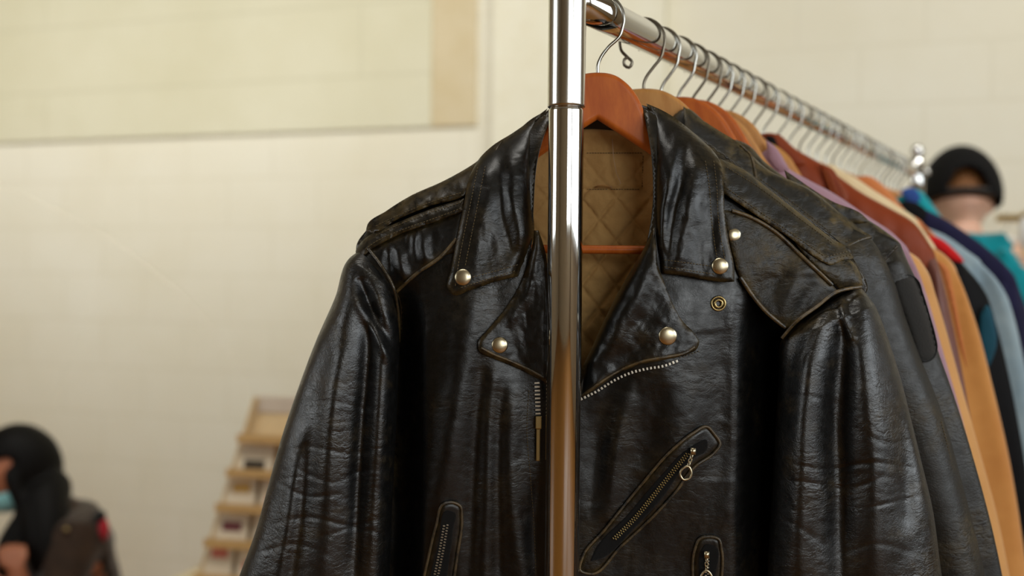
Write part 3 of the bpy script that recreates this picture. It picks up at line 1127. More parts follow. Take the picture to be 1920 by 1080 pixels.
el = jp('epaulette', [(942, 264, 1), (885, 309), (832, 339), (768, 368), (725, 395), (688, 424), (687, 434), (694, 436), (746, 411), (810, 385), (868, 368), (905, 330, 1)],
        over(0.0085, strap_x(1)), step=4, thick=0.003, roll=0.002, wear=0.9, wfun=lambda x, y: 0.5 * np.exp(-((y - np.interp(x, SX, SY) - 22) / 16) ** 2))
el2 = jp('shoulder_strap', [(870, 372, 1), (810, 391), (746, 417), (694, 440), (674, 458), (667, 474), (676, 480), (698, 466), (746, 441), (810, 418), (870, 396, 1)],
         over(0.0068, strap_x(1)), step=3.5, thick=0.003, roll=0.002, wear=0.8)
stitches('stitching', [[(866, 390), (810, 411), (746, 434), (700, 456), (684, 468)], [(866, 379), (810, 397), (746, 422), (700, 444)]], over(0.007, strap_x(1)), 0.0002, M['thread'], el2, MP)
stitches('stitching', [[(866, 361), (810, 378), (746, 404), (700, 426)]], over(0.0088, strap_x(1)), 0.0002, M['thread'], el, MP)


# sleeves -------------------------------------------------------------------
def fold_l(X, Y, ph, t):
    g = 0.0
    for p, w, a in (
        ([(668, 490), (650, 560), (632, 680), (618, 820), (612, 1000), (600, 1120)], 26, 0.0104),
        ([(700, 520), (716, 580), (722, 680), (716, 800), (708, 950), (705, 1120)], 20, 0.0104),
        ([(690, 560), (690, 660), (680, 780), (672, 900), (662, 1100)], 15, -0.0104),
        ([(640, 620), (596, 700), (575, 800), (560, 960), (540, 1120)], 24, -0.0078),
        ([(585, 760), (560, 860), (545, 960), (520, 1110)], 17, 0.0078),
        ([(672, 520), (700, 580), (735, 650)], 11, -0.0078),
        ([(668, 560), (700, 620), (738, 690)], 9, 0.0052),
        ([(520, 850), (580, 838), (650, 850), (735, 835)], 3.4, -0.00083),
        ([(560, 880), (620, 905), (690, 880), (735, 890)], 3.4, -0.00083),
        ([(515, 900), (570, 930), (640, 925)], 3.4, -0.00077),
        ([(500, 985), (580, 970), (660, 985), (730, 965)], 3.8, -0.00088),
        ([(600, 1010), (660, 990), (730, 1005)], 3.4, -0.00077),
        ([(560, 760), (620, 752), (690, 770)], 3.4, -0.00072),
        ([(480, 1040), (560, 1020), (620, 1045)], 3.8, -0.00083),
    ):
        g = g + ridge(X, Y, p, w, a)
    low = smooth(620, 800, Y)
    cr = ridged(X / 34 + 1.2 * fbm(X / 60, Y / 50, 91), Y / 11 + 0.25 * X / 17, 93)
    cr2 = ridged(X / 20, Y / 13 - 0.4 * X / 13, 95)
    return g - (0.0008 * cr * (0.2 + 0.8 * low) * smooth(-0.25, 0.35, fbm(X / 90, Y / 70, 131)) + 0.0006 * cr2 * smooth(-0.1, 0.4, fbm(X / 80, Y / 80, 97))) + 0.002 * fbm(X / 70, Y / 150, 99, 2)


sl = sleeve('sleeve', [(684, 464), (655, 484), (628, 558), (592, 640), (560, 725), (528, 820), (503, 910), (478, 1000), (447, 1085), (410, 1230), (380, 1420), (372, 1600)],
            [(692, 470), (741, 546), (749, 622), (747, 700), (743, 800), (738, 900), (734, 1000), (730, 1085), (706, 1230), (650, 1420), (600, 1600)][:1] +
            [(741, 546), (749, 622), (747, 700), (743, 800), (738, 900), (735, 960), (733, 1020), (730, 1085), (706, 1230), (650, 1420), (600, 1600)],
            [0.002, 0.002, 0.0, 0.0, 0.0, 0.0, 0.0, 0.0, 0.0, 0.0, 0.0, 0.0], [0.012, 0.034, 0.046, 0.052, 0.054, 0.054, 0.054, 0.054, 0.054, 0.052, 0.048, 0.045],
            MP, M['black'], jacket, fold_l, seg=150, rowstep=4.0, flat=0.78,
            wear=lambda X, Y: 0.35 * smooth(0.1, 0.6, fbm(X / 40, Y / 40, 101)))
seam('armhole_seam', [(690, 466), (712, 494), (738, 540), (746, 580), (748, 640)], lambda x, y: torso_h(x, y) * 0 + np.interp(y, [466, 500, 540, 600, 640], [0.022, 0.034, 0.036, 0.020, 0.006]), 0, 0.0016, M['black'], jacket, MP)


def fold_r(X, Y, ph, t):
    g = 0.0
    for p, w, a in (
        ([(1560, 565), (1530, 640), (1510, 760), (1500, 900), (1492, 1100)], 30, 0.0117),
        ([(1612, 570), (1625, 650), (1640, 760), (1648, 900), (1650, 1100)], 32, 0.0117),
        ([(1590, 560), (1578, 660), (1570, 780), (1572, 940), (1575, 1120)], 24, -0.0156),
        ([(1500, 620), (1478, 700), (1465, 820)], 18, -0.0052),
        ([(1690, 760), (1700, 860), (1702, 980)], 16, -0.0078),
        ([(1575, 560), (1585, 600), (1600, 640)], 8, 0.0078),
        ([(1545, 590), (1520, 640), (1500, 690)], 3.8, -0.00110),
        ([(1450, 900), (1520, 905), (1600, 915), (1660, 890)], 3.8, -0.00099),
        ([(1455, 860), (1540, 880), (1640, 868), (1720, 880)], 3.8, -0.00099),
        ([(1600, 800), (1660, 830), (1730, 820)], 3.8, -0.00083),
        ([(1630, 952), (1680, 940), (1730, 930)], 3.4, -0.00083),
        ([(1450, 960), (1500, 990), (1560, 1030)], 3.8, -0.00083),
        ([(1580, 1040), (1640, 1020), (1720, 1040)], 3.8, -0.00083),
        ([(1460, 740), (1530, 745), (1600, 770)], 3.8, -0.00072),
    ):
        g = g + ridge(X, Y, p, w, a)
    low = smooth(640, 820, Y)
    cr = ridged(X / 36 + 1.2 * fbm(X / 60, Y / 50, 111), Y / 11 - 0.2 * X / 18, 113)
    cr2 = ridged(X / 19, Y / 13 + 0.5 * X / 13, 115)
    return g - (0.0008 * cr * (0.2 + 0.8 * low) * smooth(-0.25, 0.35, fbm(X / 90, Y / 70, 131)) + 0.0006 * cr2 * smooth(-0.1, 0.4, fbm(X / 80, Y / 80, 117))) + 0.002 * fbm(X / 70, Y / 150, 119, 2)


sr = sleeve('sleeve', [(1545, 572), (1464, 640), (1460, 700), (1455, 780), (1450, 860), (1446, 940), (1441, 1020), (1438, 1090), (1440, 1230), (1480, 1420), (1520, 1600)],
            [(1612, 536), (1640, 572), (1664, 632), (1688, 706), (1708, 784), (1728, 866), (1748, 950), (1768, 1090), (1800, 1230), (1830, 1420), (1840, 1600)],
            0.002, [0.016, 0.044, 0.052, 0.056, 0.056, 0.056, 0.056, 0.056, 0.054, 0.05, 0.045],
            MP, M['black'], jacket, fold_r, seg=150, rowstep=4.0, flat=0.78,
            wear=lambda X, Y: 0.35 * smooth(0.1, 0.6, fbm(X / 40, Y / 40, 121)) + 0.8 * np.exp(-(((X - 1465) * 0.62 + (Y - 640)) / 10) ** 2) * (Y < 660))
seam('armhole_seam', [(1466, 634), (1490, 606), (1530, 576), (1572, 546), (1614, 538)], lambda x, y: 0 * x + np.interp(x, [1466, 1500, 1572, 1614], [0.033, 0.041, 0.036, 0.022]), 0, 0.0017, M['piping'], jacket, MP)

# vertical seams, pockets ---------------------------------------------------
stitches('front_stitching', [[(1272, 672), (1312, 658)]], torso_h, 0.0008, M['thread'], jacket, MP)


def pocket(outline, slit, zip_path, puller, name='pocket'):
    off = 0.0022
    hf = over(off)
    p = jp(name, outline, hf, step=3.5, thick=0.002, roll=0.0018, rollw=4, wear=0.8, wearw=6)
    c = curve2(outline, 4, True)
    P = MP(c[:, 0], c[:, 1], torso_h(c[:, 0], c[:, 1]) + 0.0022)
    V, F = tube(P, 0.0014, 6, closed=True)
    link('welt', V, F, M['piping'], p, wear=np.full(len(V), 0.6))
    panel('opening', slit, over(off + 0.0006), M['dark'], p, MP, step=3.5, thick=0.0008, roll=0.0, wear=0)  # dark sheet on the pocket for zip tape and the slit's shade
    return p, over(off + 0.0012)


def zipper(path, hf, parent, pitch=7.0, w=0.0018, ln=0.0012, two=True, mat=None, sep=3.0, name='zipper'):
    C = curve2(path, 1.5, False)
    s = np.concatenate([[0], np.cumsum(np.linalg.norm(np.diff(C, axis=0), axis=1))])
    parts = []
    q = np.arange(0, s[-1], pitch)
    for k, a in enumerate(q):
        x = np.interp([a, a + 1.5], s, C[:, 0]); y = np.interp([a, a + 1.5], s, C[:, 1])
        t = np.array([x[1] - x[0], y[1] - y[0]]); t /= np.linalg.norm(t) + 1e-9
        nrm = np.array([-t[1], t[0]])
        for sgn in ((-1, 1) if two else (0,)):
            cx = x[0] + nrm[0] * sgn * sep + (t[0] * pitch / 2 if sgn > 0 else 0)
            cy = y[0] + nrm[1] * sgn * sep + (t[1] * pitch / 2 if sgn > 0 else 0)
            c0 = MP(np.array([cx]), np.array([cy]), hf(np.array([cx]), np.array([cy])))[0]
            ex = J.U * nrm[0] + np.array([0, 0, -1.0]) * nrm[1]
            ez = J.U * t[0] + np.array([0, 0, -1.0]) * t[1]
            parts.append(box(c0, w * 1.6, 0.0016, ln, ex=ex, ey=J.N, ez=ez))
    V, F = merge(parts)
    o = link(name, V, F, mat or M['zipm'], parent, sm=False)
    bevel(o, 0.0003, 1)
    return o


pk, pz = pocket([(1326, 800), (1338, 812), (1350, 834), (1340, 848), (1304, 874), (1265, 925), (1225, 968), (1165, 1024), (1105, 1076), (1088, 1070), (1092, 1046), (1135, 992), (1200, 912), (1262, 842), (1300, 812)],
                [(1326, 826), (1326, 842), (1296, 862), (1240, 936), (1190, 990), (1120, 1050), (1108, 1052), (1112, 1040), (1180, 962), (1240, 892), (1290, 842)],
                None, None)
zipper([(1290, 850), (1262, 884), (1225, 930), (1190, 972), (1150, 1012)], pz, pk, pitch=5, w=0.0013, ln=0.0010, mat=M['brass'], sep=2.2)


def puller(px, py, hf, parent, ang=0.15, scale=1.0, mat=None):
    """chain link and square ring"""
    o = MP(np.array([px]), np.array([py]), hf(np.array([px]), np.array([py])) + 0.004)[0]
    ca, sa = math.cos(ang), math.sin(ang)

    def q(u, v, h=0.0):
        u *= scale; v *= scale
        return o + J.U * (u * ca + v * sa) + np.array([0, 0, 1.0]) * (v * ca - u * sa) + J.N * h
    parts = []
    parts.append(box(q(0, 0.001), 0.0045, 0.003, 0.006, ex=J.U, ey=J.N))
    for i, v in enumerate((-0.004, -0.008, -0.0115)):
        cyc = [q(0.0014 * math.cos(t) * (1 if i % 2 else .5), v + 0.0024 * math.sin(t), 0.001 * math.cos(t) * (0 if i % 2 else 1)) for t in np.linspace(0, 2 * math.pi, 10, endpoint=False)]
        parts.append(tube(cyc, 0.0006, 6, closed=True))
    sq = [(0, -0.0135), (0.0052, -0.0205), (0.0048, -0.023), (0.0, -0.0265), (-0.0048, -0.023), (-0.0052, -0.0205)]
    parts.append(tube([q(a, b) for a, b in curve2(sq, 0.0012, True)], 0.0011, 8, closed=True))
    V, F = merge(parts)
    return link('zip_puller', V, F, mat or M['nickel'], parent)


puller(1299, 848, pz, pk, ang=0.3)

pk2, pz2 = pocket([(1312, 1010), (1330, 1006), (1348, 1011), (1353, 1030), (1352, 1100), (1348, 1180), (1302, 1180), (1299, 1090), (1303, 1030)],
                  [(1322, 1022), (1340, 1024), (1340, 1090), (1336, 1165), (1312, 1165), (1312, 1090), (1314, 1034)], None, None)
zipper([(1326, 1040), (1325, 1100), (1322, 1160)], pz2, pk2, pitch=6, w=0.0012, mat=M['zipm'], sep=2.2)
puller(1325, 1042, pz2, pk2, ang=0.0)

pk3, pz3 = pocket([(832, 945), (850, 942), (864, 950), (866, 968), (858, 1040), (845, 1120), (820, 1240), (760, 1240), (775, 1170), (800, 1060), (818, 985)],
                  [(840, 958), (853, 962), (850, 990), (838, 1080), (818, 1190), (796, 1200), (800, 1120), (822, 1020)], None, None)
zipper([(836, 984), (830, 1020), (820, 1070), (806, 1130), (798, 1180)], pz3, pk3, pitch=5.4, w=0.0014, mat=M['zipm'], sep=3.2)

# open front zips
zr = zipper([(1090, 748), (1120, 733), (1150, 714), (1180, 700), (1215, 691), (1245, 686), (1272, 676)], over(0.0062), jacket, pitch=7.2, w=0.0017, ln=0.0019, two=False)
zl = zipper([(1007, 718), (1008, 745), (1009, 775), (1010, 800)], over(0.004), jacket, pitch=7.2, w=0.0032, ln=0.0018, two=False)
P, _ = on_path([(1010, 792), (1009, 830), (1011, 874)], torso_h, 0.006, MP)
V, F = merge([box(P[0], 0.006, 0.004, 0.012, ex=J.U, ey=J.N), box(P[len(P) // 2] , 0.004, 0.0022, 0.030, ex=J.U, ey=J.N)])
bevel(link('zip_puller', V, F, M['brass'], jacket, sm=False), 0.0008, 2)
stitches('front_stitching', [[(1034, 760), (1030, 860), (1030, 980), (1034, 1100)][:4], [(992, 730), (988, 800), (995, 900), (1002, 1000), (1005, 1090)]], torso_h, 0.0006, M['thread'], jacket, MP)


def snap(px, py, hf, parent, r=0.0074, mat=None):
    x = np.array([px, px + 6.0, px]); y = np.array([py, py, py + 6.0])
    P3 = MP(x, y, hf(x, y))
    ax = np.cross(P3[1] - P3[0], P3[2] - P3[0]); ax /= np.linalg.norm(ax)
    if ax @ J.N < 0:
        ax = -ax
    ax = ax + J.N * 1.2
    prof = [(r * 1.0, -0.0012), (r * 1.04, 0.0004), (r * 0.98, 0.0010), (r * 0.88, 0.0015), (r * 0.66, 0.0021), (r * 0.36, 0.0024), (r * 0.12, 0.0025)]
    V, F = lathe(prof, P3[0], ax, 28)
    return link('snap_button', V, F, mat or M['nickel'], parent)


snap(868, 520, colal, cl)
snap(1350, 499, colar, cr)
snap(937, 647, lapl, jacket)
snap(1252, 630, lapr, jacket, r=0.0082)
snap(1376, 441, over(0.003), jacket, r=0.0070)
# open snap socket: a ring with a dark eye
C0 = MP(np.array([1347.0]), np.array([569.0]), torso_h(np.array([1347.0]), np.array([569.0])) + 0.0012)[0]
V, F = merge([tube([C0 + 0.0062 * (J.U * math.cos(t) + np.array([0, 0, 1]) * math.sin(t)) for t in np.linspace(0, 2 * math.pi, 28, endpoint=False)], 0.0011, 8, closed=True),
              tube([C0 + 0.0034 * (J.U * math.cos(t) + np.array([0, 0, 1]) * math.sin(t)) + J.N * 0.0008 for t in np.linspace(0, 2 * math.pi, 24, endpoint=False)], 0.0013, 8, closed=True)])
link('snap_socket', V, F, M['brass'], jacket)

# ================================================================== REST OF THE RAIL
HG = 'wooden hangers along the rail'
FAR = 'hangers crowded at the far end of the rail'
FARL = 'one of the steel-hooked hangers packed together at the blurred far end of the rail'
H2 = hanger(1208, 6, M['wood_l'], M['hookdark'], 'light wooden hanger with a dark hook, second from the upright post', R=0.0235, cu=-0.002,
            tail=[(-0.0235, -0.016), (-0.0175, -0.0225), (-0.0125, -0.028), (-0.0155, -0.0335), (-0.0205, -0.031), (-0.0205, -0.025), (-0.0165, -0.022)], top=HALF_TOP2)
H3 = hanger(1240, 8, M['wood_l'], M['hook'], 'wooden hanger with a bright S-shaped hook inside the third black leather jacket', top=HALF_TOP2, drop=22)
H4 = hanger(1272, 9, M['wood_o'], M['hook'], 'dark orange wooden hanger with the broad rounded top showing beside the second collar', top=HALF_TOP3, drop=-12)
H5 = hanger(1297, 9, M['wood_o'], M['hookdark'], 'narrow orange wooden hanger right behind the broad dark orange one', top=HALF_TOP3, drop=-18)
H6 = hanger(1322, 9, M['wood_l'], M['hookdark'], 'pale wooden hanger whose long sloping arm shows above the mauve shirt', top=HALF_TOP3, drop=-6)
H7 = hanger(1343, 9, M['wood_l'], M['hook'], 'pale wooden hanger holding the mauve shirt', top=HALF_TOP3, drop=-18)
specs = [(1366, M['wood_l'], 'hook', 'pale wooden hanger holding the yellow-tan suede coat', 14),
         (1388, M['wood_l'], 'hook', 'wooden hanger with a bright white-shining hook just before the rust jacket', 18),
         (1412, M['wood_l'], 'hookdark', 'hanger with a dark hook straight above the rust leather collar', 24),
         (1432, M['wood_l'], 'hook', 'hanger holding the rust-brown leather jacket', 24),
         (1458, M['wood_l'], 'hook', 'hanger with a thin grey hook holding the second tan coat', 24),
         (1480, M['wood_l'], 'hook', 'hanger holding the cream coat behind the rust jacket', 24)]
HP = {}
for st, wm_, hk, lab, dr in specs:
    HP[st] = hanger(st, 10, wm_, M[hk], lab, top=HALF_TOP3, drop=dr, low=True, bar=False)
for i, st in enumerate([1500, 1516, 1532, 1549, 1562, 1576, 1590, 1602, 1614, 1625, 1636, 1646, 1655, 1663, 1671, 1679, 1686]):
    HP[st] = hanger(st, 10 + (i * 37 % 7) - 3, M['wood_l'] if i % 3 else M['wood_o'], M['hook'] if i % 4 else M['hookdark'], FARL, FAR,
                    top=HALF_TOP3, drop=24, low=True, bar=False, R=0.0218 + 0.0015 * (i % 3))

SLEEVE_D = {}


def front_of(Lp, Rp, hc, rh):
    """front surface height of a sleeve, by pixel"""
    Lp = np.array([p[:2] for p in Lp], float); Rp = np.array([p[:2] for p in Rp], float)

    def f(x, y):
        l = np.interp(y, Lp[:, 1], Lp[:, 0]); r = np.interp(y, Rp[:, 1], Rp[:, 0])
        q = np.clip((x - (l + r) / 2) / ((r - l) / 2), -0.97, 0.97)
        return hc + rh * np.sqrt(1 - q * q)
    return f


def garment(pl, label, cat, sil, tip, mat, smat=None, name='coat', group='garments on the rail', T=0.018, rh=0.028, neck=(90, 330),
            wide=250, seed=1, fold=0.004, step=9, left=True, wearv=0.0):
    """sil: right-hand outline in the picture from the neck to the hem; tip: index of the shoulder tip"""
    g = thing(name, tuple(pl.O), label, cat, group)
    a = np.array(sil, float)
    u, v = pl.to_uv(a[:, 0], a[:, 1])
    q = np.stack([u / 0.0005, -v / 0.0005], 1)
    smat = smat or mat
    sh = [tuple(p) for p in q[:tip + 1]]
    tx, ty = q[tip]
    base = [(tx - 30, ty + 70), (tx - 55, ty + 220), (tx - 70, ty + 700), (tx - 70, 2050, 1)]
    half = [(max(q[0][0] - 40, 20), q[0][1] + 26)] + sh + base

    def prof(d):
        c = np.clip(d / 60.0, 0, 1)
        return np.sqrt(1 - (1 - c) ** 2)

    def hf(x, y, d):
        return 0.001 + T * prof(d) * (1 + 0.25 * fbm(x / 90, y / 300, seed, 3)) + fold * fbm(x / 60, y / 260, seed + 3, 2) * prof(d)
    hf.use_dist = True

    def hb(x, y, d):
        return -0.001 - T * prof(d)
    pts = half + [(-p[0],) + tuple(p[1:]) for p in half[::-1]]
    panel('coat_body', pts, hf, mat, g, pl.unit, step=step, backf=hb, coarse=1300, wear=wearv, wearw=14)
    outer = [tuple(p) for p in q[tip:]]
    # carry the sleeve on to the cuff
    (xa, ya), (xb, yb) = outer[-2], outer[-1]
    sl_ = (xb - xa) / max(yb - ya, 1)
    if yb < 1500:
        outer.append((xb + sl_ * 0.6 * (1600 - yb), 1600))
    inner = []
    for i, p in enumerate(outer):
        w = wide * min(1.0, 0.35 + 0.75 * i / 2)
        inner.append((p[0] - w, p[1] + (0 if i else 6)))
    inner[0] = (outer[0][0] - 70, outer[0][1] - 34)

    def ff(sg):
        def f(X, Y, ph, t):
            Xs = X * sg
            return fold * (1.3 * np.cos(3 * ph + 2.0 * t + seed) + 0.8 * np.cos(5 * ph - 3 * t + seed * 2)) * smooth(0, 0.12, t) - 0.0016 * ridged(Xs / 60, Y / 40, seed + 9)
        return f
    n = len(outer)
    hcs = [0.0] * n
    rhs = [rh * 0.5] + [rh] * (n - 1)
    for sg in ((1, -1) if left else (1,)):
        o1 = [(x * sg, y) for x, y in outer]; i1 = [(x * sg, y) for x, y in inner]
        sleeve('sleeve', i1 if sg > 0 else o1, o1 if sg > 0 else i1, hcs, rhs, pl.unit, smat, g, ff(sg), seg=48, rowstep=16)
    return g


# second black leather jacket -------------------------------------------------
s2 = [(1282, 202), (1330, 236), (1385, 270), (1440, 318), (1520, 356), (1576, 400), (1612, 428), (1634, 450), (1657, 483), (1676, 525), (1698, 594), (1729, 678),
      (1756, 745), (1778, 810), (1800, 890), (1825, 985), (1847, 1080)]
g2 = garment(H2, 'second black leather jacket with a worn shoulder strap, squeezed behind the front one', 'jacket', s2, 7, M['black2'], name='leather_jacket',
             group='black leather jackets', T=0.02, rh=0.034, seed=2, wide=250, step=6, wearv=0.8)
px2 = H2.px


def col2(x, y):
    return 0.024 + 0.006 * np.exp(-((x - 1350) / 40) ** 2) + 0.0015 * fbm(x / 16, y / 16, 131)


def str2(x, y):
    top = np.interp(x, [1282, 1385, 1440, 1520, 1576, 1640], [202, 270, 318, 356, 400, 452])
    return 0.001 + 0.022 * np.sqrt(np.clip((y - top) / 60, 0.02, 1)) + 0.006 + 0.0012 * fbm(x / 14, y / 12, 133, 3)


p_ = panel('collar', [(1281, 199, 1), (1310, 220), (1345, 243), (1385, 268), (1408, 288), (1417, 316), (1421, 350), (1425, 400, 1), (1380, 400), (1320, 350), (1290, 280)],
           lambda x, y: str2(x, y) + 0.006 + 0 * x, M['black2'], g2, px2, step=4, thick=0.003, wear=0.9, wfun=lambda x, y: 0.8 * np.exp(-((x - 1372) / 10) ** 2 - ((y - 292) / 16) ** 2))
seam('piping', [(1388, 272), (1408, 292), (1415, 318), (1419, 350)], lambda x, y: str2(x, y) + 0.006, 0.0, 0.0014, M['piping'], p_, px2)
p_ = panel('epaulette', [(1405, 300, 1), (1440, 320), (1520, 360), (1576, 403), (1612, 431), (1634, 446), (1632, 452), (1612, 452), (1588, 464), (1560, 450), (1500, 402), (1420, 350, 1)],
           str2, M['black2'], g2, px2, step=4, thick=0.003, wear=0.9, wfun=lambda x, y: 1.2 * np.exp(-((x - 1562) / 7) ** 2 - ((y - 416) / 8) ** 2))
seam('strap_end', [(1588, 463), (1612, 450), (1634, 444)], str2, 0.001, 0.0018, M['black'], p_, px2)
stitches('stitching', [[(1584, 455), (1608, 443), (1628, 438)], [(1425, 335), (1500, 390), (1560, 438)]], str2, 0.0004, M['thread'], p_, px2)
stitches('sleeve_stitching', [[(1757, 790), (1775, 860), (1790, 940), (1805, 1010), (1818, 1080)], [(1764, 788), (1782, 858), (1797, 938), (1812, 1008), (1825, 1080)]],
         front_of([(1620, 450), (1640, 1080)], [(1657, 483), (1729, 678), (1778, 810), (1800, 890), (1847, 1080)], 0.0, 0.036), 0.003, M['thread'], g2, px2)

# third black leather jacket --------------------------------------------------
s3 = [(1372, 262), (1400, 270), (1432, 302), (1475, 335), (1560, 380), (1635, 417), (1664, 437), (1688, 458), (1704, 496), (1720, 530), (1742, 590), (1757, 655), (1776, 710), (1799, 779), (1836, 905), (1858, 990), (1877, 1080)]
g3 = garment(H3, 'third black leather jacket with a rounded dark patch on its upper sleeve', 'jacket', s3, 7, M['black2'], name='leather_jacket',
             group='black leather jackets', T=0.018, rh=0.030, seed=4, wide=250, step=7, wearv=0.7)
px3 = H3.px
R3 = s3[7:]
L3 = [(x - 150, y) for x, y in R3]
f3 = front_of(L3, R3, 0.0, 0.031)
panel('sleeve_patch', [(1688, 519), (1706, 516), (1720, 526), (1729, 550), (1742, 592), (1752, 628), (1756, 655), (1752, 668), (1736, 678), (1727, 677), (1712, 640), (1697, 596), (1684, 560), (1678, 532)],
      lambda x, y: f3(x, y) + 0.0045, fabric('dark_patch_cloth', (34, 32, 29), (26, 25, 22), rough=0.8, scale=400), g3, px3, step=4, thick=0.0035, roll=0.002)
P = px3(*(lambda c: (c[:, 0], c[:, 1], f3(c[:, 0], c[:, 1]) + 0.003))(curve2([(1688, 519), (1706, 516), (1720, 526), (1729, 550), (1742, 592), (1752, 628), (1756, 655), (1752, 668), (1736, 678), (1727, 677)], 4, False)))
V, F = tube(P, 0.0011, 6)
link('patch_edging', V, F, M['dark'], g3)
p_ = panel('epaulette', [(1470, 318, 1), (1560, 377), (1620, 405), (1628, 414), (1600, 420), (1540, 400), (1480, 350, 1)],
           lambda x, y: 0.024 + 0.0 * x + 0.001 * fbm(x / 12, y / 12, 141), M['black2'], g3, px3, step=4, thick=0.003, wear=1.0)
seam('shoulder_seam', [(1656, 489), (1668, 476), (1682, 461)], lambda x, y: 0 * x + 0.031, 0.0, 0.0018, M['black'], g3, px3)

# mauve shirt and coats ---------------------------------------------------------
mauve = fabric('mauve_cotton', (178, 142, 154), (160, 124, 138), rough=0.8, blot=14)
tan1 = fabric('yellow_tan_suede', (222, 164, 96), (208, 148, 80), rough=0.9, sheen=0.5, blot=6)
tan2 = fabric('ochre_tan_suede', (214, 150, 78), (196, 130, 62), rough=0.9, sheen=0.5, blot=6)
rust = leather('rust_leather', (136, 56, 20), (150, 72, 34), rough=0.5, wear_amt=0.5, crease=0.5, spec=0.25)
plum = leather('plum_brown_leather', (116, 72, 62), (140, 96, 82), rough=0.45, wear_amt=0.5, crease=0.6, spec=0.4)
cream = fabric('cream_cotton', (236, 214, 172), (224, 198, 152), rough=0.85)
denim = fabric('light_denim', (158, 176, 182), (128, 150, 162), rough=0.85, scale=700, blot=12)
navy = fabric('navy_wool', (32, 30, 64), (22, 21, 46), rough=0.9, sheen=0.05)
blk = fabric('black_nylon', (9, 9, 10), (13, 13, 15), rough=0.7, spec=0.15, sheen=0.0)
teal = fabric('teal_nylon', (0, 158, 166), (0, 140, 150), rough=0.7)
dteal = fabric('dark_teal_nylon', (10, 84, 104), (8, 66, 84), rough=0.7)
red = fabric('red_cotton', (214, 22, 24), (196, 16, 20), rough=0.8)
blue = fabric('blue_cotton', (52, 88, 160), (40, 70, 140), rough=0.8)
orange = fabric('orange_cotton', (214, 132, 76), (200, 116, 62), rough=0.8)

g = garment(H7, 'mauve pink shirt hanging between the black leather and the rust jacket', 'shirt',
            [(1442, 270), (1475, 313), (1515, 337), (1560, 361), (1624, 404), (1679, 442), (1704, 472), (1724, 517), (1745, 580), (1768, 660), (1800, 770), (1850, 980), (1870, 1080)], 6,
            mauve, name='shirt', T=0.012, rh=0.020, seed=6, fold=0.003)
panel('shirt_collar', [(1436, 262, 1), (1452, 274), (1470, 300), (1478, 318), (1462, 322), (1440, 300, 1)], lambda x, y: 0.019 + 0 * x, mauve, g, H7.px, step=5, thick=0.002)
g = garment(HP[1366], 'yellow-tan suede coat whose sleeve runs down beside the third leather jacket', 'coat',
            [(1475, 340), (1560, 390), (1624, 430), (1670, 458), (1700, 470), (1727, 491), (1740, 510), (1754, 550), (1772, 610), (1800, 712), (1838, 848), (1868, 958), (1893, 1080)], 5,
            tan1, T=0.014, rh=0.024, seed=8, fold=0.003)
g = garment(HP[1432], 'rust-brown leather jacket with stitched shoulder seams and plum-brown sleeves', 'jacket',
            [(1452, 252), (1493, 280), (1549, 313), (1571, 330), (1615, 361), (1671, 392), (1715, 419), (1738, 450), (1754, 482), (1766, 520), (1784, 600), (1802, 690), (1816, 770), (1850, 920), (1885, 1080)], 8,
            rust, smat=plum, name='leather_jacket', T=0.019, rh=0.022, seed=10, step=8, wide=120)
HR = HP[1432]
rc = panel('collar', [(1424, 252, 1), (1440, 249), (1456, 252), (1476, 270), (1500, 290), (1512, 306), (1490, 312), (1462, 296), (1450, 276, 1)], lambda x, y: 0.026 + 0 * x, rust, g, HR.px, step=4, thick=0.004)
panel('collar_opening', [(1436, 255), (1450, 256), (1458, 272), (1464, 290), (1452, 288), (1442, 270)], lambda x, y: 0.0272 + 0 * x, M['dark'], rc, HR.px, step=4, thick=0.001)  # dark sheet on the collar stands for the shaded neck hole
panel('shoulder_flap', [(1536, 306, 1), (1560, 316), (1574, 336), (1590, 372), (1584, 386), (1560, 366), (1545, 335, 1)], lambda x, y: 0.0225 + 0 * x, rust, g, HR.px, step=4, thick=0.003)
othr = plain('rust_thread', (196, 122, 70), 0.7)
stitches('stitching', [[(1545, 318), (1556, 350), (1566, 376)], [(1552, 318), (1564, 350), (1574, 378)], [(1570, 332), (1580, 356), (1588, 376)]], lambda x, y: 0.0235 + 0 * x, 0.0002, othr, g, HR.px, r=0.0005)
g = garment(HP[1458], 'ochre tan suede coat with the widest sleeve, behind the rust leather jacket', 'coat',
            [(1545, 345), (1600, 375), (1680, 425), (1728, 456), (1766, 474), (1794, 510), (1812, 556), (1832, 614), (1860, 722), (1890, 850), (1914, 990), (1926, 1080)], 5,
            tan2, T=0.014, rh=0.024, seed=12, fold=0.003)
stripe = panel('orange_facing', [(1752, 484, 1), (1775, 500), (1786, 540), (1798, 600), (1812, 690), (1800, 650), (1780, 560), (1766, 510, 1)], lambda x, y: 0.030 + 0 * x, orange, g, HP[1458].px, step=5, thick=0.003)
garment(HP[1480], 'cream coat showing as a pale strip above the rust jacket', 'coat',
        [(1555, 308), (1582, 322), (1604, 334), (1638, 357), (1680, 384), (1722, 420), (1752, 460), (1790, 580), (1820, 700), (1860, 900), (1890, 1080)], 5, cream, T=0.013, rh=0.02, seed=14, wide=220)
garment(HP[1516], 'black jacket with a red collar stripe and teal sleeve panel', 'jacket',
        [(1620, 362), (1680, 404), (1730, 440), (1770, 470), (1804, 494), (1826, 518), (1846, 546), (1868, 610), (1890, 700), (1915, 830), (1935, 960), (1960, 1080)], 4, blk, name='jacket', T=0.015, rh=0.026, seed=16)
gb = D.objects[[o.name for o in D.objects if o.get('label', '').startswith('black jacket with a red')][0]]
HB = HP[1516]
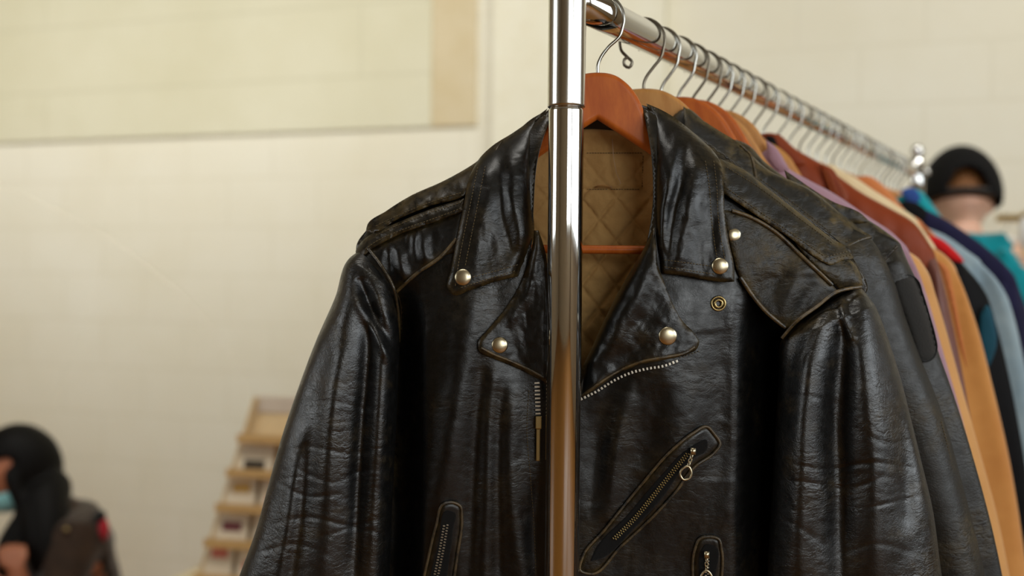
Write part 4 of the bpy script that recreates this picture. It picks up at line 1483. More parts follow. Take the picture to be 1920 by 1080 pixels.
panel('red_stripe', [(1736, 440, 1), (1760, 446), (1784, 464), (1806, 492), (1790, 490), (1762, 470), (1742, 458, 1)], lambda x, y: 0.026 + 0 * x, red, gb, HB.px, step=5, thick=0.006)
panel('teal_sleeve_panel', [(1838, 590, 1), (1850, 572), (1866, 610), (1868, 650), (1850, 690), (1836, 640, 1)], lambda x, y: 0.030 + 0 * x, dteal, gb, HB.px, step=5, thick=0.004)
garment(HP[1549], 'light blue denim jacket curving beyond the red collar stripe', 'jacket',
        [(1640, 374), (1721, 421), (1771, 441), (1810, 468), (1840, 494), (1866, 522), (1886, 552), (1902, 600), (1920, 680), (1940, 780), (1960, 900), (1990, 1080)], 4, denim, name='denim_jacket', T=0.015, rh=0.024, seed=18)
gn = garment(HP[1576], 'navy blue wool coat hanging behind the light denim jacket', 'coat',
             [(1684, 380), (1706, 379), (1734, 392), (1772, 411), (1811, 436), (1852, 467), (1884, 496), (1906, 528), (1924, 580), (1945, 680), (1975, 850), (2000, 1080)], 7, navy, T=0.015, rh=0.026, seed=20)
panel('black_collar', [(1680, 382, 1), (1698, 377), (1722, 382), (1738, 398), (1730, 416), (1708, 408), (1690, 396, 1)], lambda x, y: 0.026 + 0 * x, blk, gn, HP[1576].px, step=5, thick=0.01)
gt = garment(HP[1636], 'bright teal jacket with a blue collar at the far end of the rail', 'jacket',
             [(1712, 352), (1724, 356), (1742, 376), (1766, 408), (1794, 446), (1812, 480), (1830, 540), (1850, 640), (1880, 800), (1900, 1000)], 4, teal, name='jacket', T=0.014, rh=0.022, seed=22, wide=200)
panel('blue_collar', [(1688, 358, 1), (1700, 352), (1716, 354), (1726, 372), (1716, 384), (1698, 376, 1)], lambda x, y: 0.024 + 0 * x, blue, gt, HP[1636].px, step=5, thick=0.01)
go = garment(HP[1532], 'orange-brown shirt humped over its hanger near the far end of the rail', 'shirt',
             [(1602, 333), (1628, 330), (1656, 348), (1680, 374), (1698, 396), (1730, 420), (1760, 450), (1780, 500), (1800, 600), (1830, 800), (1850, 1000)], 5, orange, name='shirt', T=0.013, rh=0.02, seed=24, wide=200)

# ================================================================== PEOPLE


def skin_chain(joints, edges, voxel=0.008, extra=None, sub=2):
    """one continuous surface grown from a skeleton: joints {name: (xyz, radius)}"""
    names = list(joints)
    me = D.meshes.new('tmp')
    me.from_pydata([tuple(joints[n][0]) for n in names], [(names.index(a), names.index(b)) for a, b in edges], [])
    o = D.objects.new('tmp', me)
    COL.objects.link(o)
    sk = o.modifiers.new('s', 'SKIN')
    sk.use_smooth_shade = True
    lay = me.skin_vertices[0].data
    for i, n in enumerate(names):
        r = joints[n][1]
        lay[i].radius = r if isinstance(r, tuple) else (r, r)
        lay[i].use_root = (i == 0)
    ss = o.modifiers.new('u', 'SUBSURF'); ss.levels = sub; ss.render_levels = sub
    dg = bpy.context.evaluated_depsgraph_get()
    ev = o.evaluated_get(dg).to_mesh()
    V = np.array([tuple(v.co) for v in ev.vertices]); F = [tuple(p.vertices) for p in ev.polygons]
    D.objects.remove(o)
    parts = [(V, F)] + (extra or [])
    V, F = merge(parts)
    me = D.meshes.new('tmp2'); me.from_pydata(V.tolist(), [], F)
    o = D.objects.new('tmp2', me); COL.objects.link(o)
    rm = o.modifiers.new('r', 'REMESH'); rm.mode = 'VOXEL'; rm.voxel_size = voxel; rm.use_smooth_shade = True
    sm = o.modifiers.new('sm', 'SMOOTH'); sm.iterations = 3; sm.factor = 0.5
    dg = bpy.context.evaluated_depsgraph_get()
    ev = o.evaluated_get(dg).to_mesh()
    V = np.array([tuple(v.co) for v in ev.vertices]); F = [tuple(p.vertices) for p in ev.polygons]
    D.objects.remove(o)
    return V, F


def rot(yaw, pitch=0.0, roll=0.0):
    """local axes: x right of the figure, y forward, z up"""
    return np.array(Matrix.Rotation(yaw, 3, 'Z') @ Matrix.Rotation(pitch, 3, 'X') @ Matrix.Rotation(roll, 3, 'Y'))


def ball(c, rx, ry, rz, R=None, nu=32, nv=20, f=None):
    V = []; F = []
    for j in range(nv + 1):
        th = math.pi * j / nv
        for i in range(nu):
            ph = 2 * math.pi * i / nu
            p = np.array([math.sin(th) * math.cos(ph), math.sin(th) * math.sin(ph), math.cos(th)])
            V.append(p)
    V = np.array(V)
    q = V * np.array([rx, ry, rz])
    if f is not None:
        q = f(V, q)
    for j in range(nv):
        for i in range(nu):
            k = (i + 1) % nu
            F.append((j * nu + i, (j + 1) * nu + i, (j + 1) * nu + k, j * nu + k))
    if R is not None:
        q = q @ np.asarray(R).T
    return q + np.asarray(c), F


def head_parts(c, R):
    """skull with brow, eye sockets, nose, lips, chin and ears"""
    def shape(u, q):
        x, y, z = q[:, 0].copy(), q[:, 1].copy(), q[:, 2].copy()
        zz = u[:, 2]
        jaw = np.clip(-zz - 0.05, 0, 1)
        x *= 1 - 0.38 * jaw ** 1.2
        front = np.clip(u[:, 1], 0, 1)
        y += front * (0.010 * np.exp(-((zz + 0.85) / 0.18) ** 2))             # chin
        y *= 1 - 0.10 * jaw * (u[:, 1] < 0)
        g = lambda cx, cz, s: np.exp(-(((q[:, 0] - cx) / s) ** 2 + ((q[:, 2] - cz) / s) ** 2)) * (u[:, 1] > 0)
        y -= 0.010 * (g(0.032, 0.005, 0.018) + g(-0.032, 0.005, 0.018))       # sockets
        y += 0.006 * np.exp(-((q[:, 2] - 0.030) / 0.012) ** 2) * front        # brow
        y += 0.022 * np.exp(-(q[:, 0] / 0.011) ** 2) * np.exp(-((q[:, 2] + 0.022) / 0.018) ** 2) * front
        y += 0.012 * np.exp(-(q[:, 0] / 0.010) ** 2) * np.exp(-((q[:, 2] + 0.002) / 0.022) ** 2) * front
        y += 0.007 * np.exp(-(q[:, 0] / 0.022) ** 2) * (np.exp(-((q[:, 2] + 0.056) / 0.006) ** 2) + np.exp(-((q[:, 2] + 0.068) / 0.006) ** 2)) * front
        return np.stack([x, y, z], 1)
    out = [ball(c, 0.076, 0.097, 0.118, R, 64, 48, shape)]
    for s in (-1, 1):
        out.append(ball(np.asarray(c) + R @ np.array([s * 0.077, -0.008, -0.006]), 0.008, 0.018, 0.031, R @ rot(s * -0.4), 16, 12))
    return out


def eyes(c, R, parent):
    parts = []
    for s in (-1, 1):
        parts.append(ball(np.asarray(c) + R @ np.array([s * 0.032, 0.078, 0.006]), 0.012, 0.012, 0.012, R, 16, 12))
    V, F = merge(parts)
    link('eyes', V, F, plain('eye_white', (226, 220, 212), 0.2), parent)
    parts = [ball(np.asarray(c) + R @ np.array([s * 0.032, 0.0875, 0.004]), 0.0055, 0.0035, 0.0055, R, 12, 8) for s in (-1, 1)]
    V, F = merge(parts)
    link('irises', V, F, plain('iris_brown', (44, 26, 16), 0.2), parent)


def hand(j, e, wrist, palm_dir, up, side, pre, wname, curl=0.5, r=0.0085):
    """adds a palm, four fingers of different length and a thumb to a skeleton"""
    w = np.asarray(wrist, float); d = np.asarray(palm_dir, float); d /= np.linalg.norm(d)
    u = np.asarray(up, float); u -= d * (u @ d); u /= np.linalg.norm(u)
    s = np.cross(d, u) * side
    pc = w + d * 0.045
    j[pre + 'palm'] = (pc, (0.034, 0.016)); e.append((wname, pre + 'palm'))
    for i, (off, ln) in enumerate(((-0.030, 0.070), (-0.010, 0.079), (0.010, 0.074), (0.029, 0.058))):
        k = w + d * 0.088 + s * off
        j[pre + 'k%d' % i] = (k, 0.0105); e.append((pre + 'palm', pre + 'k%d' % i))
        a = 0.0; p = k
        for m, fr in enumerate((0.45, 0.32, 0.23)):
            a += curl * (0.7 + 0.2 * m) * (1 + 0.08 * i)
            p = p + (d * math.cos(a) - u * math.sin(a)) * ln * fr
            nm = pre + 'f%d_%d' % (i, m)
            j[nm] = (p, r * (1 - 0.1 * m))
            e.append(((pre + 'k%d' % i) if m == 0 else pre + 'f%d_%d' % (i, m - 1), nm))
    t0 = w + d * 0.028 - s * 0.036 - u * 0.006
    j[pre + 't0'] = (t0, 0.012); e.append((pre + 'palm', pre + 't0'))
    t1 = t0 + (d * 0.6 - s * 0.6 - u * 0.35) * 0.036
    j[pre + 't1'] = (t1, 0.010); e.append((pre + 't0', pre + 't1'))
    t2 = t1 + (d * 0.85 - s * 0.15 - u * 0.45) * 0.030
    j[pre + 't2'] = (t2, 0.0085); e.append((pre + 't1', pre + 't2'))


def person_skeleton(hc, R, B, pelvis, knees, ankles, elbows, wrists, width=0.19, drop=-0.045):
    """hc head centre, R head axes, B body axes"""
    j = {}; e = []
    P = lambda v: B @ np.array(v, float)
    neck = hc + R @ np.array([0, -0.025, -0.10]); base = hc + R @ np.array([0, -0.03, -0.06])
    top = neck + P([0, -0.02, -0.075])
    j['pelvis'] = (pelvis, (0.155, 0.11))
    j['waist'] = (pelvis * 0.6 + top * 0.4, (0.135, 0.10)); e.append(('pelvis', 'waist'))
    j['chest'] = (pelvis * 0.25 + top * 0.75, (0.155, 0.11)); e.append(('waist', 'chest'))
    j['top'] = (top, (0.075, 0.06)); e.append(('chest', 'top'))
    j['neck'] = (neck, 0.055); e.append(('top', 'neck'))
    j['base'] = (base, 0.055); e.append(('neck', 'base'))
    for s, n in ((-1, 'l'), (1, 'r')):
        sh = top + P([s * width, 0, drop])
        j[n + 'sh'] = (sh, 0.058); e.append(('chest', n + 'sh'))
        el = elbows[n]; wr = wrists[n]
        j[n + 'ua'] = ((sh + el) / 2, 0.047); e.append((n + 'sh', n + 'ua'))
        j[n + 'el'] = (el, 0.038); e.append((n + 'ua', n + 'el'))
        j[n + 'fa'] = ((el * 0.6 + wr * 0.4), 0.037); e.append((n + 'el', n + 'fa'))
        j[n + 'wr'] = (wr, (0.027, 0.021)); e.append((n + 'fa', n + 'wr'))
        hip = pelvis + P([s * 0.09, 0, -0.05])
        j[n + 'hip'] = (hip, 0.085); e.append(('pelvis', n + 'hip'))
        kn = knees[n]; an = ankles[n]
        j[n + 'kn'] = (kn, 0.058); e.append((n + 'hip', n + 'kn'))
        j[n + 'cf'] = (kn * 0.65 + an * 0.35, 0.052); e.append((n + 'kn', n + 'cf'))
        j[n + 'an'] = (an, 0.036); e.append((n + 'cf', n + 'an'))
        toe = an + P([s * 0.02, 0.15, -0.045])
        j[n + 'toe'] = (toe, (0.04, 0.025)); e.append((n + 'an', n + 'toe'))
    return j, e


# ---- seated person with long black hair, lower left, looking down to the left
hc = at(38, 880, 2.95)
yaw = math.radians(118)          # forward axis points to the left and a little to the viewer
Rh = rot(yaw, math.radians(-24))
Bd = rot(math.radians(125), math.radians(-14))
pelv = np.array([hc[0] + 0.16, hc[1] + 0.10, 0.36])
zero = lambda x, y, z: np.array([x, y, z], float)
fw = Bd @ np.array([0, 1.0, 0]); fw[2] = 0; fw /= np.linalg.norm(fw)
rt = np.array([fw[1], -fw[0], 0])
top = hc + Rh @ np.array([0, -0.025, -0.10]) + Bd @ np.array([0, -0.02, -0.075])
kn = {n: pelv + fw * 0.36 + rt * s * 0.16 + zero(0, 0, 0.10) for s, n in ((-1, 'l'), (1, 'r'))}
an = {n: zero(kn[n][0], kn[n][1], 0.075) + fw * 0.02 for n in 'lr'}
el = {n: top + rt * s * 0.25 + fw * 0.07 + zero(0, 0, -0.30) for s, n in ((-1, 'l'), (1, 'r'))}
wr = {'l': at(44, 1105, 2.76), 'r': at(-80, 1110, 2.70)}
j, e = person_skeleton(hc, Rh, Bd, pelv, kn, an, el, wr, width=0.17)
bj = dict(j); be = list(e)
hand(bj, be, wr['l'], np.array([-0.25, -0.1, 0.95]), np.array([0.3, -0.9, 0.1]), 1, 'lh', 'lwr', curl=0.8)
hand(bj, be, wr['r'], np.array([0.2, -0.2, 0.9]), np.array([-0.3, -0.9, 0.1]), -1, 'rh', 'rwr', curl=0.5)
p1 = thing('person', (hc[0] + 0.1, hc[1] + 0.05, 0.0), 'seated person in a brown jacket with long black hair and a light blue mask', 'person')
V, F = skin_chain(bj, be, 0.006, head_parts(hc, Rh))
skn = skin_mat('warm_skin', (186, 124, 92))
link('body', V, F, skn, p1)
eyes(hc, Rh, p1)
# hair: a cap over the skull and long panels falling past the shoulder
hm = hair_mat('black_hair', (6, 5, 4), (12, 9, 7))


def hairshape(u, q):
    x, y, z = q[:, 0].copy(), q[:, 1].copy(), q[:, 2].copy()
    part = np.exp(-(x / 0.006) ** 2) * (z > 0.05)
    z -= 0.006 * part
    face = (u[:, 1] > 0.25) & (u[:, 2] < 0.42)
    y = np.where(face, y * 0.55 - 0.02, y)
    return np.stack([x, y, z], 1)


parts = [ball(hc + Rh @ np.array([0, -0.008, 0.010]), 0.090, 0.112, 0.128, Rh, 64, 40, hairshape)]
hj = {'a': (hc + Rh @ np.array([0.0, -0.045, 0.03]), (0.085, 0.07)), 'b': (hc + Rh @ np.array([0.0, -0.075, -0.08]), (0.085, 0.06)),
      'b2': (at(78, 930, 2.92), (0.080, 0.08)), 'c': (at(86, 985, 2.88), (0.078, 0.075)), 'd': (at(88, 1040, 2.84), (0.062, 0.06)), 'e': (at(84, 1085, 2.82), (0.03, 0.03)),
      'f': (hc + Rh @ np.array([-0.075, 0.028, 0.0]), (0.024, 0.03)), 'g': (hc + Rh @ np.array([-0.088, 0.028, -0.10]), (0.026, 0.035)), 'h': (hc + np.array([0.03, -0.115, -0.20]), (0.05, 0.035)),
      'i': (hc + np.array([0.035, -0.13, -0.34]), (0.03, 0.02)),
      'k': (hc + Rh @ np.array([0.075, 0.02, -0.02]), (0.022, 0.03)), 'l': (hc + Rh @ np.array([0.085, 0.03, -0.14]), (0.02, 0.03))}
V, F = skin_chain(hj, [('a', 'b'), ('b', 'b2'), ('b2', 'c'), ('c', 'd'), ('d', 'e'), ('a', 'f'), ('f', 'g'), ('g', 'h'), ('h', 'i'), ('a', 'k'), ('k', 'l')], 0.006, parts)
link('hair', V, F, hm, p1)
# mask


def maskshape(u, q):
    x, y, z = q[:, 0].copy(), q[:, 1].copy(), q[:, 2].copy()
    y = np.where(u[:, 1] > 0, y, y * 0.1 + 0.02)
    y += 0.014 * np.exp(-(x / 0.02) ** 2) * (u[:, 1] > 0)
    y += 0.0016 * np.sin(z * 420) * (u[:, 1] > 0)
    return np.stack([x, y, z], 1)


V, F = ball(hc + Rh @ np.array([0, 0.024, -0.058]), 0.070, 0.082, 0.050, Rh, 40, 26, maskshape)
mk = link('face_mask', V, F, fabric('mask_blue', (150, 208, 208), (132, 194, 198), rough=0.8), p1)
for s in (-1, 1):
    V, F = tube([hc + Rh @ np.array(p) for p in ((s * 0.062, 0.04, -0.04), (s * 0.078, 0.008, -0.012), (s * 0.084, -0.012, 0.0), (s * 0.078, 0.006, -0.03), (s * 0.060, 0.04, -0.075))], 0.0016, 6)
    link('ear_loop', V, F, mk.data.materials[0], mk)
# jacket: the same skeleton, a little wider
jj = {n: (c, tuple(v * 1.20 + 0.014 for v in (r if isinstance(r, tuple) else (r, r)))) for n, (c, r) in j.items()
      if n in ('pelvis', 'waist', 'chest', 'top', 'lsh', 'rsh', 'lua', 'rua', 'lel', 'rel', 'lfa', 'rfa')}
jj['lcu'] = (j['lfa'][0] * 0.3 + j['lwr'][0] * 0.7, (0.045, 0.042)); jj['rcu'] = (j['rfa'][0] * 0.3 + j['rwr'][0] * 0.7, (0.045, 0.042))
jj['bk'] = (at(158, 1012, 2.93), (0.066, 0.066)); jj['bk2'] = (at(174, 1080, 2.95), (0.075, 0.075)); jj['cn'] = (at(112, 968, 2.95), (0.078, 0.065)); jj['nk'] = (j['neck'][0] + np.array([0, 0, -0.02]), (0.066, 0.066))
je = [x for x in e if x[0] in jj and x[1] in jj] + [('lfa', 'lcu'), ('rfa', 'rcu'), ('chest', 'bk'), ('bk', 'bk2'), ('bk', 'cn'), ('top', 'nk')]
V, F = skin_chain(jj, je, 0.008)
V = V + 0.004 * np.stack([fbm(V[:, 0] * 22, V[:, 2] * 30 + 9, 201, 3)] * 3, 1)
ring_c = hc + Rh @ np.array([0, -0.045, -0.16])
link('jacket', V, F, fabric('brown_jacket_cloth', (62, 44, 30), (40, 28, 19), rough=0.7, blot=18), p1)
pj = {n: (c, tuple(v * 1.08 + 0.008 for v in (r if isinstance(r, tuple) else (r, r)))) for n, (c, r) in j.items() if n in ('pelvis', 'lhip', 'rhip', 'lkn', 'rkn', 'lcf', 'rcf', 'lan', 'ran')}
V, F = skin_chain(pj, [x for x in e if x[0] in pj and x[1] in pj], 0.008)
link('trousers', V, F, fabric('dark_trousers', (40, 38, 40), rough=0.9), p1)
for n in 'lr':
    V, F = skin_chain({'a': (j[n + 'an'][0] + zero(0, 0, -0.01), 0.045), 'b': ((j[n + 'an'][0] + j[n + 'toe'][0]) / 2 + zero(0, 0, -0.01), (0.05, 0.04)), 'c': (j[n + 'toe'][0] + zero(0, 0, 0.008), (0.046, 0.032))}, [('a', 'b'), ('b', 'c')], 0.006)
    link('shoe', V, F, M['dark'], p1)
# coloured patch and shoulder loop on the sleeve seen from here
sp = at(194, 992, 2.90)
V, F = ball(sp, 0.016, 0.03, 0.034, rot(0.5), 20, 14)
link('sleeve_patch', V, F, fabric('red_badge', (190, 34, 48), rough=0.8), p1, label='small red patch on the shoulder')
V, F = ball(at(187, 967, 2.90), 0.018, 0.03, 0.016, rot(0.3), 20, 14)
link('shoulder_loop', V, F, M['dark'], p1)
V, F = lathe([(0.002, -0.004), (0.007, -0.003), (0.008, 0.001), (0.003, 0.004)], at(124, 993, 2.81), (0.2, -1, 0.1), 14)
link('button', V, F, M['brass'], p1)

# ---- standing person in a black cap and teal shirt, seen from behind
hc = at(1800, 380, 2.80)
Rh = rot(math.radians(-14), math.radians(-12))
Bd = rot(math.radians(-24), 0.0)
top = hc + Rh @ np.array([0, -0.025, -0.10]) + Bd @ np.array([0, -0.02, -0.075])
pelv = np.array([top[0] + 0.0, top[1] + 0.02, 0.95])
fw = Bd @ np.array([0, 1.0, 0]); rt = np.array([fw[1], -fw[0], 0])
kn = {n: zero(pelv[0], pelv[1], 0.50) + rt * s * 0.11 + fw * 0.03 for s, n in ((-1, 'l'), (1, 'r'))}
an = {n: zero(pelv[0], pelv[1], 0.085) + rt * s * 0.12 for s, n in ((-1, 'l'), (1, 'r'))}
el = {n: top + rt * s * 0.27 + fw * 0.04 + zero(0, 0, -0.31) for s, n in ((-1, 'l'), (1, 'r'))}
wr = {n: el[n] + fw * 0.20 + rt * -s * 0.04 + zero(0, 0, -0.10) for s, n in ((-1, 'l'), (1, 'r'))}
j, e = person_skeleton(hc, Rh, Bd, pelv, kn, an, el, wr, width=0.20, drop=-0.005)
bj = dict(j); be = list(e)
for s, n in ((-1, 'l'), (1, 'r')):
    hand(bj, be, wr[n], fw * 0.9 + zero(0, 0, -0.3), zero(0, 0, 1) + fw * 0.2, s, n + 'h', n + 'wr', curl=0.45)
p2 = thing('person', (pelv[0], pelv[1], 0.0), 'standing person in a black cap and teal shirt, seen from behind past the rail end', 'person')
V, F = skin_chain(bj, be, 0.006, head_parts(hc, Rh))
link('body', V, F, skin_mat('light_skin', (226, 182, 156)), p2)
eyes(hc, Rh, p2)


def hairback(u, q):
    x, y, z = q[:, 0].copy(), q[:, 1].copy(), q[:, 2].copy()
    y = np.where(u[:, 1] > 0.15, y * 0.6, y)
    z = np.where(z < -0.010, -0.010 + (z + 0.010) * 0.1, z)
    return np.stack([x, y, z], 1)


V, F = ball(hc + Rh @ np.array([0, -0.004, 0.006]), 0.083, 0.104, 0.120, Rh, 48, 36, hairback)
link('hair', V, F, hair_mat('brown_hair', (134, 88, 48), (84, 52, 28)), p2)
# cap: dome with an arched opening at the back, strap, brim and top button
capm = fabric('black_cap_cloth', (11, 10, 10), (16, 15, 14), rough=0.9, sheen=0.0)
V = []; F = []
nu, nv = 72, 26
for jn in range(nv + 1):
    th = (math.pi * 0.56) * jn / nv
    for i in range(nu):
        ph = 2 * math.pi * i / nu
        bul = 1 + 0.05 * math.sin(th) ** 2
        V.append([0.100 * math.sin(th) * math.cos(ph) * bul, 0.124 * math.sin(th) * math.sin(ph) * bul, 0.128 * math.cos(th) + 0.012 * math.cos(th)])
V = np.array(V)
for jn in range(nv):
    for i in range(nu):
        k = (i + 1) % nu
        c = V[[jn * nu + i, jn * nu + k, (jn + 1) * nu + i, (jn + 1) * nu + k]].mean(0)
        if c[1] < -0.02 and (c[0] / 0.052) ** 2 + ((c[2] + 0.022) / 0.072) ** 2 < 1 and c[2] > -0.018:
            continue
        F.append((jn * nu + i, (jn + 1) * nu + i, (jn + 1) * nu + k, jn * nu + k))
o = link('cap', (V + np.array([0, -0.004, 0.018])) @ Rh.T + hc, F, capm, p2)
so = o.modifiers.new('solid', 'SOLIDIFY'); so.thickness = 0.004; so.offset = 1
bp = []
for t in np.linspace(-0.9, 0.9, 25):
    bp.append((t, 0.0)); 
V = []; F = []
for a_, (r0) in enumerate(np.linspace(0, 1, 8)):
    for t in np.linspace(-1, 1, 21):
        V.append([0.085 * t, 0.100 * math.sqrt(max(1 - 0.75 * t * t, 0)) + r0 * 0.075 * (1 - t ** 4) * 1.0 + 0.01, 0.004 - 0.018 * t * t - 0.012 * r0])
for a_ in range(7):
    for b_ in range(20):
        F.append((a_ * 21 + b_, a_ * 21 + b_ + 1, (a_ + 1) * 21 + b_ + 1, (a_ + 1) * 21 + b_))
ob = link('cap_brim', (np.array(V) + np.array([0, -0.004, 0.018])) @ Rh.T + hc, F, capm, o)
so = ob.modifiers.new('solid', 'SOLIDIFY'); so.thickness = 0.004
V, F = ball(np.array([0, -0.004, 0.160]) @ Rh.T + hc, 0.008, 0.008, 0.006, Rh, 16, 10)
link('cap_button', V, F, capm, o)
V, F = merge([box(((np.array([0.103 * math.sin(a), -0.126 * math.cos(a) - 0.004, -0.002]))) @ Rh.T + hc, 0.019, 0.004, 0.018,
                  ex=Rh @ np.array([math.cos(a), 0.9 * math.sin(a), 0]), ey=Rh @ np.array([-math.sin(a), math.cos(a), 0]), ez=Rh[:, 2]) for a in np.linspace(-0.6, 0.6, 9)])
link('cap_strap', V, F, fabric('strap_grey', (70, 66, 62), rough=0.7), o)
jj = {n: (c, tuple(v * 1.10 + 0.010 for v in (r if isinstance(r, tuple) else (r, r)))) for n, (c, r) in j.items() if n in ('pelvis', 'waist', 'chest', 'top', 'lsh', 'rsh', 'lua', 'rua')}
je = [x for x in e if x[0] in jj and x[1] in jj]
for n in 'lr':
    jj[n + 'tr'] = (j['top'][0] * 0.5 + j[n + 'sh'][0] * 0.5 + np.array([0, 0, 0.026]), (0.062, 0.056))
    je += [('top', n + 'tr'), (n + 'tr', n + 'sh')]
V, F = skin_chain(jj, je, 0.008)
V = V + 0.004 * np.stack([fbm(V[:, 0] * 22, V[:, 2] * 26 + 9, 211, 3)] * 3, 1)
tm = fabric('teal_shirt_cloth', (0, 140, 150), (0, 122, 132), rough=0.8)
sh = link('shirt', V, F, tm, p2)
ring = [top + Bd @ np.array([0.072 * math.cos(t), 0.064 * math.sin(t) + 0.01, 0.045 - 0.018 * math.sin(t)]) for t in np.linspace(0, 2 * math.pi, 28, endpoint=False)]
V, F = tube(ring, 0.016, 8, closed=True)
link('shirt_collar', V, F, tm, sh)
pj = {n: (c, tuple(v * 1.08 + 0.008 for v in (r if isinstance(r, tuple) else (r, r)))) for n, (c, r) in j.items() if n in ('pelvis', 'lhip', 'rhip', 'lkn', 'rkn', 'lcf', 'rcf', 'lan', 'ran')}
V, F = skin_chain(pj, [x for x in e if x[0] in pj and x[1] in pj], 0.008)
link('trousers', V, F, fabric('blue_trousers', (48, 56, 78), rough=0.9), p2)
for n in 'lr':
    V, F = skin_chain({'a': (j[n + 'an'][0] + zero(0, 0, -0.02), 0.045), 'b': ((j[n + 'an'][0] + j[n + 'toe'][0]) / 2 + zero(0, 0, -0.02), (0.05, 0.04)), 'c': (j[n + 'toe'][0] + zero(0, 0, -0.003), (0.046, 0.032))}, [('a', 'b'), ('b', 'c')], 0.006)
    link('shoe', V, F, plain('white_shoe', (210, 208, 200), 0.6), p2)

# ================================================================== SECOND RACK, right edge
dR = 3.10
ra = at(1868, 409, dR); rb = ra + WD * 1.35
rb[2] = ra[2]
rk = thing('clothing_rack', (ra[0], ra[1], 0), 'brass-coloured clothing rack against the wall at the right edge', 'clothing rack')
gold = metal('brass_rail', (226, 200, 140), rough=0.3)
V, F = tube([ra, rb], 0.0115, 20)
link('rail', V, F, gold, rk)
wcap = plain('white_plastic', (236, 234, 228), 0.4)
pw = at(1919, 430, dR); pw = ra + WD * ((pw - ra) @ WD)
for i, pt in enumerate((pw - WN * 0.0, rb)):
    V, F = tube([zero(pt[0], pt[1], 0.04), zero(pt[0], pt[1], ra[2] + 0.02)], 0.0115, 20)
    link('post', V, F, gold, rk)
    V, F = lathe([(0.010, -0.052), (0.0165, -0.048), (0.0165, 0.045), (0.010, 0.05)], (pt[0], pt[1], ra[2] - 0.045), (0, 0, 1), 20)
    link('joint_sleeve', V, F, wcap, rk)
    V, F = tube([zero(pt[0], pt[1], 0.03) - WN * 0.22, zero(pt[0], pt[1], 0.03) + WN * 0.22], 0.014, 16)
    link('foot_bar', V, F, gold, rk)


def side_shirt(pos, label, mat, w, seed):
    """shirt seen broadside on the second rack"""
    pl = Plane(pos, math.degrees(math.atan2(-WD[1], WD[0])) - 6)
    hh = thing('clothes_hanger', tuple(pos), 'white plastic hanger holding the ' + label.split(' hanging')[0], 'clothes hanger', 'plastic hangers on the brass rail')
    c2 = [(0, -0.055), (0, -0.04), (0.012, -0.028)] + [(0.017 * math.cos(a), 0.0 - 0.004 + 0.017 * math.sin(a)) for a in np.linspace(-0.3, 3.4, 14)]
    V, F = tube(pl.uv(np.array([a for a, b in c2]), np.array([b for a, b in c2]), np.zeros(len(c2))), 0.0016, 6)
    link('hook', V, F, M['hook'], hh)
    pts = [(-w / 2 + 0.02, -0.125), (-0.05, -0.075), (0, -0.055), (0.05, -0.075), (w / 2 - 0.02, -0.125)]
    V, F = tube(pl.uv(np.array([a for a, b in pts]), np.array([b for a, b in pts]), np.zeros(5)), 0.006, 8)
    link('hanger_body', V, F, wcap, hh)
    g = thing('shirt', tuple(pos), label, 'shirt', 'shirts on the brass rail')
    half = [(60, 150), (110, 160), (w * 1000, 262), (w * 1000 + 30, 330), (w * 1000 - 40, 600), (w * 1000 - 60, 1500, 1)]
    pts = half + [(-p[0],) + tuple(p[1:]) for p in half[::-1]] + [(-40, 160), (0, 172), (40, 160)]

    def prof(d):
        c = np.clip(d / 70.0, 0, 1)
        return np.sqrt(1 - (1 - c) ** 2)

    def hf(x, y, d):
        return 0.001 + 0.022 * prof(d) + 0.008 * fbm(x / 60, y / 300, seed, 2) * prof(d)
    hf.use_dist = True
    panel('shirt_body', pts, hf, mat, g, pl.unit, step=20, backf=lambda x, y, d: -0.001 - 0.02 * prof(d), coarse=9999)
    for s in (-1, 1):
        o1 = [(s * (w * 1000 - 40), 240), (s * (w * 1000 + 40), 330), (s * (w * 1000 + 70), 600), (s * (w * 1000 + 80), 900)]
        i1 = [(s * (w * 1000 - 60), 260), (s * (w * 1000 - 120), 420), (s * (w * 1000 - 110), 620), (s * (w * 1000 - 90), 900)]
        sleeve('sleeve', o1 if s < 0 else i1, i1 if s < 0 else o1, 0.0, [0.015, 0.03, 0.03, 0.03], pl.unit, mat, g, None, seg=32, rowstep=24)


side_shirt(ra + WD * 0.02 + WN * 0.0, 'pale pink shirt hanging from the brass rail behind the person in the cap', fabric('pale_pink_cotton', (232, 190, 160), (224, 178, 148)), 0.20, 301)
side_shirt(ra + WD * 0.62, 'white shirt hanging further right on the brass rail', fabric('white_cotton', (226, 218, 204), (216, 206, 190)), 0.20, 303)

# ================================================================== TABLE WITH CARD STAND, left
dT = 2.75
tz = at(420, 1072, dT)[2]
tc = at(560, 1072, dT); 
tex = WD; tey = -WN
tm_ = thing('table', (tc[0], tc[1], 0), 'pale wooden table whose top edge shows under the card stand', 'table')
tw = plain('pale_table_top', (232, 214, 176), 0.5)
o = link('table_top', *box((tc[0], tc[1], tz - 0.018), 0.60, 0.62, 0.035, ex=tex, ey=tey), tw, tm_, sm=False)
bevel(o, 0.004, 2)
for sx in (-1, 1):
    for sy in (-1, 1):
        pt = np.array([tc[0], tc[1], (tz - 0.035) / 2]) + tex * sx * 0.27 + tey * sy * 0.28
        bevel(link('leg', *box(pt, 0.045, 0.045, tz - 0.035, ex=tex, ey=tey), tw, tm_, sm=False), 0.003, 2)
